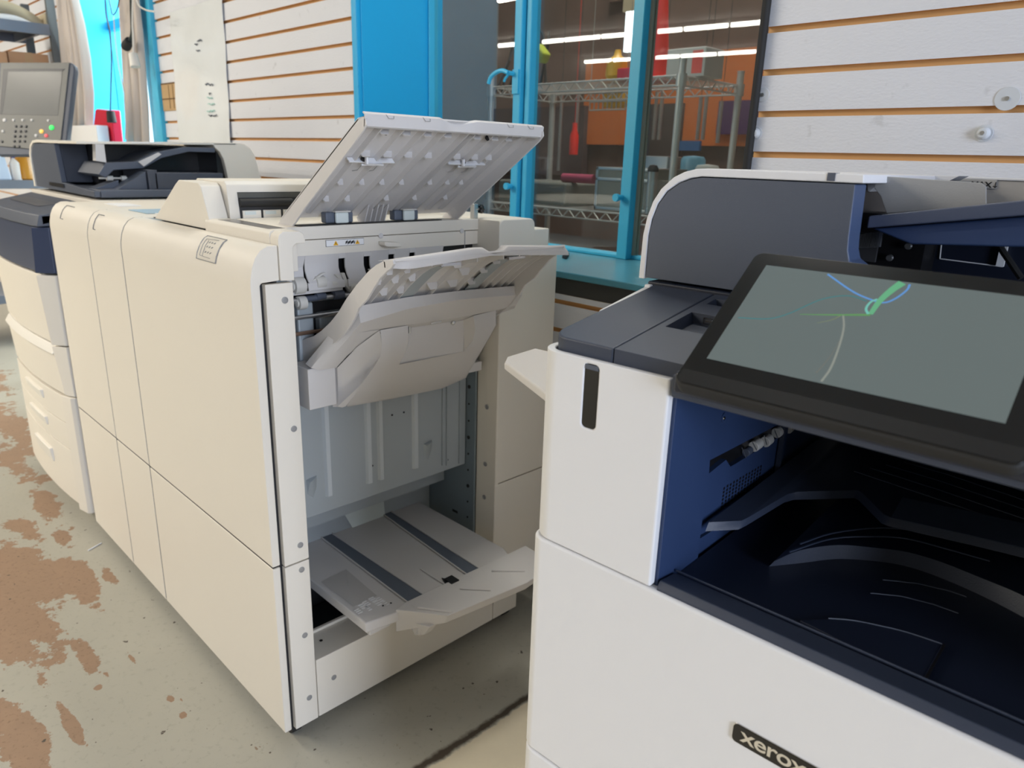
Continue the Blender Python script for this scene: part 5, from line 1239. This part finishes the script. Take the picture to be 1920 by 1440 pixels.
bm = nb(); slab(bm, [kk(x, y, .0055) for x, y in ((17, 135), (118, 135), (110, 217), (6, 215))], cn*.0006); obj('console_screen', bm, plain('dusty_screen', (.14, .145, .14, 1), .25, var=.3), con)
bm = nb(); slab(bm, [kk(x, y, .0055) for x, y in ((8, 130), (124, 130), (118, 135), (17, 135))], cn*.001); slab(bm, [kk(x, y, .0055) for x, y in ((8, 130), (17, 135), (6, 215), (1, 215))], cn*.001); obj('screen_bevel', bm, 'uidark', con)
def btn(x, y, r, mat, name='button'):
    c = kk(x, y, .005); bm = nb(); lathe(bm, c, [(r*1.25, 0), (r*1.15, .002), (r*1.05, .002), (r, .004), (0, .0045)], cn, 16); return obj(name, bm, mat, con)
for (x, y) in ((10, 226), (27, 226), (44, 226), (61, 226), (92, 227)): btn(x, y, .0075 if x == 10 else .005, 'knobgrey')
for r_ in range(4):
    for c_ in range(3): btn(31+9.7*c_-1.0*r_, 237.5+9.3*r_, .0055, 'uidark', 'keypad_key')
btn(28, 275, .0055, 'uidark', 'keypad_key'); btn(37, 275, .0055, 'uidark', 'keypad_key')
btn(98, 240, .010, 'led_green', 'start_button'); btn(79, 247, .0085, 'led_amber', 'pause_button'); btn(88, 255, .0075, 'led_red', 'stop_button'); btn(69, 255, .006, 'knobgrey'); btn(7, 247, .0055, 'knobgrey'); btn(5, 266, .0055, 'uidark')
bm = nb(); cyl(bm, (-4.36, 1.05, 0), (-4.36, 1.05, 1.3), .03, 16); box(bm, -4.5, -4.2, .93, 1.2, 0, .03); obj('console_stand', bm, 'slate', con)

# ================================================================== LEFT CORNER: shelving, curtains, cables, sheet on the wall
XS = -5.25
def sx(x, y): return at(x, y, X=XS)
rack = empty('steel_shelving', (XS-.3, 1.0, 0), 'blue-grey steel shelving unit in the far left corner', 'shelving unit')
ypost = sx(108, 60).y-.02; zA = sx(50, 44).z; zB = sx(30, 336).z
for y, x in ((ypost, XS), (.35, XS), (ypost, XS-.55), (.35, XS-.55)):
    bm = nb(); box(bm, x-.03, x, y-.02, y+.025, 0, 2.05 if 1 else 2); obj('post', bm, plain('post_grey', (.10, .115, .12, 1), .5), rack, bevel=.002)
for z, h in ((zA-.02, .06), (zB-.03, .05), (.3, .05)):
    bm = nb(); box(bm, XS-.018, XS+.002, .37, ypost-.02, z-h/2, z+h/2); box(bm, XS-.56, XS-.02, .37, ypost-.02, z+h/2-.012, z+h/2-.004); box(bm, XS-.56, XS-.545, .37, ypost-.02, z-h/2, z+h/2)
    for y in (.55, .95, 1.3): box(bm, XS-.56, XS-.02, y-.012, y+.012, z-h/2, z+h/2-.012)
    obj('shelf', bm, 'shelfsteel', rack, bevel=.002)
zsh = zA+.012
bq0, bq1 = sx(18, 95), sx(113, 108)
zm_ = sx(60, 200).z
def carton(y0, y1, z0, z1, lab, x1=XS-.05):
    r = empty('cardboard_box', (x1-.2, (y0+y1)/2, z0), lab, 'box', 'cardboard boxes on the steel shelving')
    bm = nb(); box(bm, x1-.4, x1, y0, y1, z0, z1); obj('carton', bm, 'card', r, bevel=.003)
    bm = nb(); box(bm, x1-.4, x1+.0008, (y0+y1)/2-.02, (y0+y1)/2+.02, z1-.05, z1+.0008); obj('tape_strip', bm, plain('brown_tape', (.45, .27, .13, 1), .35), r)
bm = nb(); box(bm, XS-.56, XS-.0, .37, ypost-.02, zm_-.02, zm_); obj('shelf', bm, 'shelfsteel', rack, bevel=.002)
carton(bq0.y, ypost-.035, zm_, sx(60, 98).z, 'brown cardboard box right behind the grey console')
carton(bq0.y-.40, bq0.y-.01, zm_, sx(5, 96).z, 'brown cardboard box at the left edge beside the other carton', XS-.03)
# wrapped rolls of paper lying on top of the shelving
for (pts, mat, lab, r) in ((((0, 5), (30, 12), (65, 30), (95, 55)), 'tan', 'tan kraft paper roll lying crumpled on top of the shelving', .035), (((0, 30), (40, 34), (92, 50)), 'paper', 'white paper roll under the kraft paper on top of the shelving', .03), (((0, 20), (45, 36), (80, 52)), 'tan', 'thin cream paper tube laid across the rolls on the shelving', .014)):
    P = [sx(*p)+Vector((-.12, 0, 0)) for p in pts]; bm = nb(); tube(bm, catmull(P, 5), r, 12); obj('paper_roll', bm, mat, label=lab, cat='paper roll', group='paper rolls on the shelving')
bm = nb(); P = [sx(*p)+Vector((-.05, 0, .0)) for p in ((88, 22), (100, 24), (104, 48), (96, 53), (90, 40))]; slab(bm, P, (-.2, 0, 0)); obj('paper_bag', bm, 'tan', label='crumpled tan paper bag end hanging over the top shelf', cat='bag', bevel=.004)
# jug, ball-topped bottle and white bag on the lower shelf
zs2 = zB-.03+.021
q = sx(52, 315); r = empty('plastic_jug', (XS-.1, q.y, zs2), 'amber plastic jug on the lower steel shelf', 'jug')
bm = nb(); lathe(bm, (XS-.1, q.y, zs2), [(.05, 0), (.06, .01), (.06, .13), (.045, .165), (.02, .18), (.02, .20)], n=20); obj('jug_body', bm, 'amber', r)
bm = nb(); lathe(bm, (XS-.1, q.y, zs2+.20), [(.023, 0), (.023, .02), (0, .021)], n=16); obj('jug_cap', bm, 'amber', r)
q = sx(36, 310); r = empty('spray_bottle', (XS-.08, q.y, zs2), 'white bottle with a blue cap beside the amber jug', 'bottle')
bm = nb(); lathe(bm, (XS-.08, q.y, zs2), [(.032, 0), (.034, .01), (.034, .10), (.015, .13), (.015, .14)], n=18); obj('bottle_body', bm, 'paper', r)
bm = nb(); lathe(bm, (XS-.08, q.y, zs2+.13), [(.02, 0), (.026, .015), (.026, .035), (.01, .05), (0, .05)], n=16); obj('bottle_cap', bm, 'blueball', r)
q0, q1 = sx(-5, 325), sx(20, 290); bm = nb(); slab(bm, [(XS-.05, q0.y, zs2), (XS-.05, q1.y, zs2), (XS-.07, q1.y-.02, q1.z), (XS-.06, q0.y, q1.z+.03)], (-.15, 0, 0)); obj('plastic_bag', bm, plain('pale_blue_bag', (.55, .66, .8, 1), .3), label='pale blue-white plastic bag on the lower shelf at the left edge', cat='bag', bevel=.01)
# curtains
def curtain(L, Rr, Y, mat, lab, folds, amp):
    bm = nb(); rows = []; n = 60; m = len(L)
    for j in range(m):
        a, b = at(*L[j], Y=Y), at(*Rr[j], Y=Y); row = []
        for i in range(n+1):
            t = i/n; p = a.lerp(b, t); row.append(p+Vector((0, -amp*(math.sin(t*folds*2*PI+.5*math.sin(j*.7))+.4*math.sin(t*folds*4.3*PI+j*.4)), 0)))
        rows.append(row)
    strip(bm, rows, (0, .003, 0)); return obj('curtain', bm, mat, label=lab, cat='curtain', ang=80)
curtain([(108, -300), (114, 0), (118, 60), (122, 115), (126, 180), (130, 262)], [(118, -300), (143, 0), (152, 45), (163, 110), (171, 175), (173, 262)], YL-.06, 'fabric', 'beige fabric curtain hanging left of the bright blue recess', 3.5, .022)
curtain([(222, -300), (228, 0), (232, 60), (235, 130), (237, 200), (238, 266)], [(242, -300), (259, 0), (264, 60), (269, 130), (275, 200), (279, 266)], YL-.05, 'fabric', 'narrow beige curtain hanging against the dark blue wall strip', 2.5, .016)
YC = YL-.10
def wire(name, pts, r, mat, lab, plug=None, plugmat='rubber'):
    root = empty(name, at(*pts[-1], Y=YC), lab, 'cable'); bm = nb(); tube(bm, catmull([at(x, y, Y=YC) for x, y in pts], 6), r, 6); obj('cord', bm, mat, root)
    if plug:
        a, b = at(*plug[0], Y=YC), at(*plug[1], Y=YC); bm = nb(); cyl(bm, a, b, .020, 12, r1=.024); obj('plug', bm, plugmat, root, bevel=.004)
wire('extension_cable', [(196, -60), (198, 20), (206, 60), (209, 110), (208, 160), (207, 208)], .0035, 'cable', 'long thin dark cord hanging down to a black plug over the red bag', ((207, 208), (210, 230)))
wire('extension_cable', [(228, -60), (222, 8), (212, 28), (207, 10), (198, -30)], .003, 'cable', 'looped dark cord hanging in front of the bright window')
wire('power_cable', [(244, -60), (246, 20), (247, 60), (243, 76)], .007, 'cable', 'thick dark cord ending in a black socket beside the narrow curtain', ((243, 76), (236, 88)))
wire('adapter_cable', [(250, -60), (248, 40), (249, 62), (250, 98)], .004, 'cablew', 'white cord with a white adapter hanging on the narrow curtain', ((249, 100), (254, 126)), 'cablew')
wire('white_cable', [(250, -30), (258, 6), (272, 18), (290, 22)], .004, 'cablew', 'white cable sweeping over the blue wall strip at the top')
wire('thin_white_cable', [(213, 30), (216, 70), (222, 120), (232, 170), (236, 215), (235, 262)], .003, 'cablew', 'thin pale cord trailing down along the bright window edge')
# red bag and white carton in the recess
red = [at(x, y, Y=YL-.02) for x, y in ((196, 207), (199, 205), (222, 208), (226, 207), (233, 280), (188, 280))]
bm = nb(); slab(bm, red, (0, -.05, 0)); rb = obj('hanging_red_bag', bm, 'red', label='glossy red bag hanging in the blue window recess', cat='bag', bevel=.008, seg=3)
bm = nb(); a, b = at(129, 236, Y=YL-.14), at(187, 290, Y=YL-.14); box(bm, a.x, b.x, YL-.14, YL-.08, .85, a.z); obj('white_carton', bm, 'paper', label='white flat carton standing below the bright blue recess', cat='box', bevel=.003)
# laminated sheet
sh_ = [at(x, y, Y=YL-.004) for x, y in ((320, 24), (417, -6), (434, 268), (338, 300))]
sheet = empty('mounted_poster', sh_[3], 'tall glossy white laminated sheet with faint scribbles on the slat wall', 'poster')
rows = []
for j in range(13):
    a, b = sh_[0].lerp(sh_[3], j/12), sh_[1].lerp(sh_[2], j/12)
    rows.append([a.lerp(b, i/10)+Vector((0, -.004-.004*math.sin(i*1.1+j*.8)*math.sin(j*.5+i*.3), 0)) for i in range(11)])
bm = nb(); strip(bm, rows, (0, .0012, 0)); obj('sheet_film', bm, plain('laminate', (.80, .83, .84, 1), .12, var=.08), sheet, ang=80)
def scrib(x, y, w, h, n, mat, nm='scribble'):
    bm = nb(); P = []
    for i in range(n):
        P.append(at(x+w*i/(n-1), y+h*random.uniform(-.5, .5), Y=YL-.0125))
    tube(bm, P, .0025, 4); obj(nm, bm, mat, sheet)
for a in ((365, 84, 5, 5, 4), (370, 77, 8, 7, 4), (368, 96, 6, 4, 4), (385, 158, 14, 5, 9), (392, 176, 3, 4, 4), (391, 217, 15, 4, 9)): scrib(*a, 'slate')
for a in ((388, 184, 10, 4, 6), (390, 195, 12, 4, 6), (388, 208, 14, 4, 7)): scrib(*a, plain('faded_teal_ink', (.35, .6, .55, 1), .5))
# raw timber showing through a hole in the wall board
a, b = at(303, 157, Y=YL), at(334, 207, Y=YL)
bm = nb(); box(bm, a.x, b.x, YL-.004, YL+.001, b.z, a.z); hl = obj('wall_hole_block', bm, 'wood', label='rough bare wood patch in the slat wall left of the laminated sheet', cat='wood patch')
bm = nb(); c = at(318, 185, Y=YL-.005)
for k in range(2): box(bm, c.x-.004+.05*k, c.x+.0+.05*k, YL-.0052, YL-.004, b.z+.01, a.z-.01)
box(bm, a.x, b.x, YL-.0052, YL-.004, c.z-.003, c.z+.002); box(bm, a.x, b.x, YL-.0052, YL-.004, a.z-.006, a.z); obj('wood_crack', bm, plain('dark_wood_crack', (.12, .06, .02, 1), .9), hl)

# ================================================================== STORE ROOM BEHIND THE WINDOW
def bw_(x, y, Y): return at(x, y, Y=Y)
YK = 2.2; xr0, xr1 = bw_(921, 145, YK).x, bw_(1281, 113, YK).x; YK2 = 2.58
wr = empty('wire_rack', ((xr0+xr1)/2, 2.4, 0), 'chrome wire shelving rack standing behind the blue window', 'wire rack')
ztop = bw_(1281, 113, YK).z
for x in (xr0, xr1):
    for y in (YK, YK2):
        bm = nb(); cyl(bm, (x, y, 0), (x, y, ztop), .0125, 16); cyl(bm, (x, y, ztop), (x, y, ztop+.004), .0135, 16)
        for k in range(int(ztop/.05)): cyl(bm, (x, y, .05*k+.02), (x, y, .05*k+.022), .0131, 16)
        obj('rack_post', bm, 'rackmetal', wr)
        for z in (ztop-.06, 1.02): 
            bm = nb(); cyl(bm, (x, y, z-.02), (x, y, z+.02), .018, 14); obj('post_sleeve', bm, 'rackmetal', wr)
def wshelf(z):
    bm = nb(); h = .03
    def truss(p, q, n):
        p, q = Vector(p), Vector(q); up_ = Vector((0, 0, h))
        tube(bm, [p, q], .0032, 6); tube(bm, [p+up_, q+up_], .0032, 6)
        for i in range(n):
            a, b, c = p.lerp(q, i/n), p.lerp(q, (i+.5)/n), p.lerp(q, (i+1)/n); tube(bm, [a, b+up_], .0022, 5); tube(bm, [b+up_, c], .0022, 5)
    truss((xr0, YK, z), (xr1, YK, z), 15); truss((xr0, YK2, z), (xr1, YK2, z), 15); truss((xr0, YK, z), (xr0, YK2, z), 6); truss((xr1, YK, z), (xr1, YK2, z), 6)
    for i in range(34): x = xr0+(xr1-xr0)*(i+.5)/34; tube(bm, [(x, YK, z+h+.003), (x, YK2, z+h+.003)], .0018, 5)
    obj('wire_shelf', bm, 'rackmetal', wr)
zs_t = ztop-.075; zs_b = 1.0
wshelf(zs_t); wshelf(zs_b); wshelf(.45)
zt_, zb_s = zs_t+.036, zs_b+.036
# cone on top
q = bw_(1238, 60, 2.38); r = empty('traffic_cone', (q.x, 2.38, zt_), 'tall red plastic cone on the top of the wire rack', 'cone')
bm = nb(); lathe(bm, (q.x, 2.38, zt_), [(.045, .012), (.012, .34), (.010, .345)], n=28); obj('cone_body', bm, 'red_bright', r)
bm = nb(); prism(bm, rrect(q.x-.055, q.x+.055, 2.325, 2.435, .01), 'Z', zt_, zt_+.014); obj('cone_base', bm, 'red_bright', r, bevel=.002)
a, b = bw_(1252, 93, 2.30), bw_(1321, 126, 2.30); r = empty('first_aid_box', ((a.x+b.x)/2, 2.35, zt_), 'white box with red print beside the cone on the wire rack', 'box')
bm = nb(); box(bm, a.x, b.x, 2.30, 2.42, zt_, a.z); obj('box_body', bm, plain('dull_white_card', (.5, .5, .48, 1), .5), r, bevel=.003)
bm = nb(); box(bm, b.x-.05, b.x-.01, 2.2993, 2.30, zt_+.01, a.z-.01); obj('red_print', bm, 'red_bright', r)
q = bw_(1158, 110, 2.32); bm = nb(); lathe(bm, (q.x, 2.32, zt_), [(.03, 0), (.042, .02), (.038, .07), (.015, .09), (.01, .11)], n=18); obj('yellow_tool', bm, 'yellow', label='yellow hard plastic tool on the wire rack left of the cone', cat='tool')
q = bw_(1182, 116, 2.30); bm = nb(); box(bm, q.x-.035, q.x+.03, 2.27, 2.35, zt_, zt_+.04); obj('red_case', bm, 'red', label='small dark red case next to the yellow tool on the rack', cat='case', bevel=.004)
q = bw_(985, 105, 2.4); bm = nb(); P = [bw_(x, y, 2.4) for x, y in ((967, 118), (972, 90), (985, 82), (1005, 80), (1020, 100), (1012, 118), (990, 112))]; slab(bm, P, (0, .05, 0)); obj('yellow_green_cloth', bm, 'lime', label='yellow-green cloth bundled on the left of the wire rack', cat='cloth', bevel=.01)
r = empty('tripod_bundle', (bw_(960, 100, 2.45).x, 2.45, zt_), 'bundle of dark folded light stands on the left end of the wire rack', 'light stands')
for k in range(9):
    a = bw_(930+12*k, 118, 2.45); b = bw_(935+random.uniform(-10, 100), 45+random.uniform(-15, 45), 2.47); bm = nb(); tube(bm, [Vector((a.x, 2.45, zt_+.006)), (a+b)/2+Vector((.02, 0, .02)), b], .006, 6); obj('stand_leg', bm, 'rubber' if k % 3 else 'slate', r)
# things on the lower wire shelf
def case(x0, y0, x1, y1, Y, d, lab):
    a, b = bw_(x0, y0, Y), bw_(x1, y1, Y); r = empty('aluminium_case', ((a.x+b.x)/2, Y+d/2, zb_s), lab, 'case'); h = a.z-zb_s
    bm = nb(); box(bm, a.x+.004, b.x-.004, Y+.003, Y+d, zb_s+.003, zb_s+h-.003); obj('case_panel', bm, plain('grey_green_panel', (.22, .235, .22, 1), .4), r)
    bm = nb(); w = .012
    for z in (zb_s, zb_s+h-w, zb_s+h*.68): box(bm, a.x, b.x, Y-.001, Y+w, z, z+w)
    for x in (a.x, b.x-w): box(bm, x, x+w, Y-.001, Y+w, zb_s, zb_s+h)
    box(bm, a.x, b.x, Y, Y+d, zb_s+h-.004, zb_s+h); obj('case_trim', bm, 'steel', r, bevel=.003)
    bm = nb(); m = (a.x+b.x)/2; box(bm, m-.012, m+.012, Y-.006, Y, zb_s+h*.55, zb_s+h*.8); obj('case_latch', bm, 'chrome', r, bevel=.001)
case(1118, 312, 1225, 395, 2.24, .20, 'aluminium framed flight case on the lower wire shelf left of the blue post')
a = bw_(1205, 292, 2.46); b = bw_(1252, 300, 2.46)
bm = nb(); box(bm, a.x, b.x, 2.46, 2.56, zb_s, a.z); obj('metal_box', bm, 'steel', label='small silver metal box on the lower wire shelf behind the right pane', cat='box', bevel=.004)
q = bw_(1222, 330, 2.23); r = empty('silver_canister', (q.x, 2.235, zb_s), 'silver canister with a black cap seen through the right pane', 'canister')
bm = nb(); cyl(bm, (q.x, 2.235, zb_s), (q.x, 2.235, bw_(1222, 322, 2.235).z), .018, 20); obj('canister_body', bm, 'steel', r)
bm = nb(); zc = bw_(1222, 322, 2.235).z; lathe(bm, (q.x, 2.235, zc), [(.019, 0), (.019, .012), (.012, .022), (0, .024)]); obj('canister_cap', bm, 'rubber', r)
a, b = bw_(990, 300, 2.42), bw_(1112, 380, 2.42)
bm = nb(); box(bm, a.x, b.x, 2.24, 2.54, zb_s, zb_s+.09); obj('grey_crate', bm, plain('grey_green_crate', (.17, .18, .16, 1), .5, var=.2), label='flat grey-green crate on the lower wire shelf', cat='crate', bevel=.012, seg=3)
a = bw_(1085, 324, 2.30); bm = nb(); P = [Vector((bw_(x, 324, 2.30).x, 2.30, zb_s+.09+.018)) for x in (1057, 1075, 1095, 1115)]; tube(bm, P, .018, 12); obj('pink_roll', bm, plain('dull_pink', (.38, .06, .12, 1), .5), label='dull pink roll lying on the grey-green crate', cat='roll')
for (x, y, c, nm, lab, cc) in ((1300, 300, (.12, .30, .42, 1), 'blue_tub', 'pale blue round tub on the lower wire shelf behind the near printer', 'tub'), (1372, 318, (.45, .47, .45, 1), 'grey_tub', 'grey lidded tub behind the right pane near the conduit', 'tub')):
    yy = 2.51; q = bw_(x, y, yy); q.x = min(q.x, xr1-.055); bm = nb(); lathe(bm, (q.x, yy, zb_s), [(.035, 0), (.045, .02), (.046, q.z-zb_s), (.038, q.z-zb_s+.012), (0, q.z-zb_s+.016)], n=24); obj(nm, bm, plain(nm+'_colour', c, .4), label=lab, cat=cc)
# far wall of the store room
YF = YB-.02
def board(x0, y0, x1, y1, mat, lab, Y=YF, d=.018, nm='wall_board', cat='board'):
    a, b = at(x0, y0, Y=Y), at(x1, y1, Y=Y); bm = nb(); box(bm, min(a.x, b.x), max(a.x, b.x), Y-d, Y, min(a.z, b.z), max(a.z, b.z)); return obj(nm, bm, mat, label=lab, cat=cat)
board(1103, 116, 1460, 275, 'orange', 'large orange board on the far wall of the store room')
board(1215, 196, 1275, 300, plain('dark_brown_panel', (.06, .045, .04, 1), .6), 'dark brown panel hung over the left half of the orange board', YF-.02)
board(1352, 190, 1450, 252, 'purple', 'dark purple panel over the right end of the orange board', YF-.02)
board(1270, 264, 1314, 283, plain('blue_tape_colour', (.02, .11, .30, 1), .6), 'small blue panel under the orange board', YF-.02)
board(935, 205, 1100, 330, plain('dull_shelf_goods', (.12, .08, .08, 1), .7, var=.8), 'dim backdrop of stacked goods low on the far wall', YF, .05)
board(1150, -60, 1215, -5, 'brick', 'dark timber board high on the far wall', YF)
a, b = at(1174, 22, Y=YF-.03), at(1192, 95, Y=YF-.03)
wn = empty('window_3', (a.x, YF, b.z)); wn['kind'] = 'structure'
bm = nb(); box(bm, a.x, b.x, YF-.03, YF, b.z, a.z); obj('daylight_pane', bm, M['sky'], wn)
bm = nb(); box(bm, a.x-.02, b.x+.02, YF-.034, YF, a.z, a.z+.06); obj('blind_head', bm, 'tan', wn)
# pale rods, red bottle, basket with yellow tool
for i, (x, y0, y1) in enumerate(((1052, 175, 320), (1085, 165, 260), (1230, 172, 262), (1240, 172, 262), (1312, 180, 262), (1322, 180, 262), (1350, 190, 268))):
    a, b = at(x, y0, Y=3.1), at(x-5, y1, Y=3.1); r = empty('metal_rod', (b.x, 3.1, b.z), ('thin metal rod hanging in the store room, %s from the left' % ('first', 'second', 'third', 'fourth', 'fifth', 'sixth', 'last')[i]), 'rod', 'metal rods hanging in the store room')
    bm = nb(); cyl(bm, (b.x, 3.1, b.z), (b.x, 3.1, a.z), .009, 10); obj('rod', bm, 'steel', r); bm = nb(); tube(bm, [(b.x, 3.1, a.z), (b.x, 3.1, 4.7)], .0015, 4); obj('hanging_wire', bm, 'cable', r)
a, b = at(1075, 230, Y=2.9), at(1075, 290, Y=2.9); bm = nb(); lathe(bm, (b.x, 2.9, b.z), [(.022, 0), (.022, .09), (.012, .12), (.012, .15)], n=16); tube(bm, [(b.x, 2.9, b.z+.15), (b.x, 2.9, 4.7)], .0015, 4); obj('hanging_red_bottle', bm, 'red_bright', label='bright red bottle hanging in the middle of the store room', cat='bottle')
a, b = at(1108, 160, Y=2.72), at(1172, 205, Y=2.72); r = empty('hanging_basket', ((a.x+b.x)/2, 2.72, b.z), 'clear plastic basket holding a yellow tool, hanging by the orange board', 'basket')
bm = nb()
for k in range(9): x = a.x+(b.x-a.x)*k/8; tube(bm, [(x, 2.72, b.z), (x, 2.72, a.z)], .003, 5)
for k in range(4): z = b.z+(a.z-b.z)*k/3; tube(bm, [(a.x, 2.72, z), (b.x, 2.72, z)], .0035, 5)
for x in (a.x, b.x): tube(bm, [(x, 2.72, a.z), (x, 2.72, 4.7)], .0015, 4)
obj('basket_wires', bm, plain('pale_wire', (.35, .35, .33, 1), .4), r)
bm = nb(); prism(bm, rrect(a.x+.06, b.x-.03, b.z+.01, b.z+.10, .02), 'Y', 2.73, 2.78); obj('yellow_tool_body', bm, 'yellow', r, bevel=.004)
# little things lying about
q = at(1068, 479, Z=zsf); bm = nb(); slab(bm, [at(x, y, Z=zsf) for x, y in ((1054, 484), (1059, 474), (1067, 481), (1062, 487))], (0, 0, .012)); obj('black_clip', bm, 'rubber', label='small black clip lying on the blue window sill', cat='clip', bevel=.002)
bm = nb(); a, b = at(165, 1032, Z=.002), at(190, 1018, Z=.002); tube(bm, [a, b], .002, 5); obj('paper_scrap', bm, 'paper', label='thin white paper sliver lying on the floor beside the modules', cat='scrap')
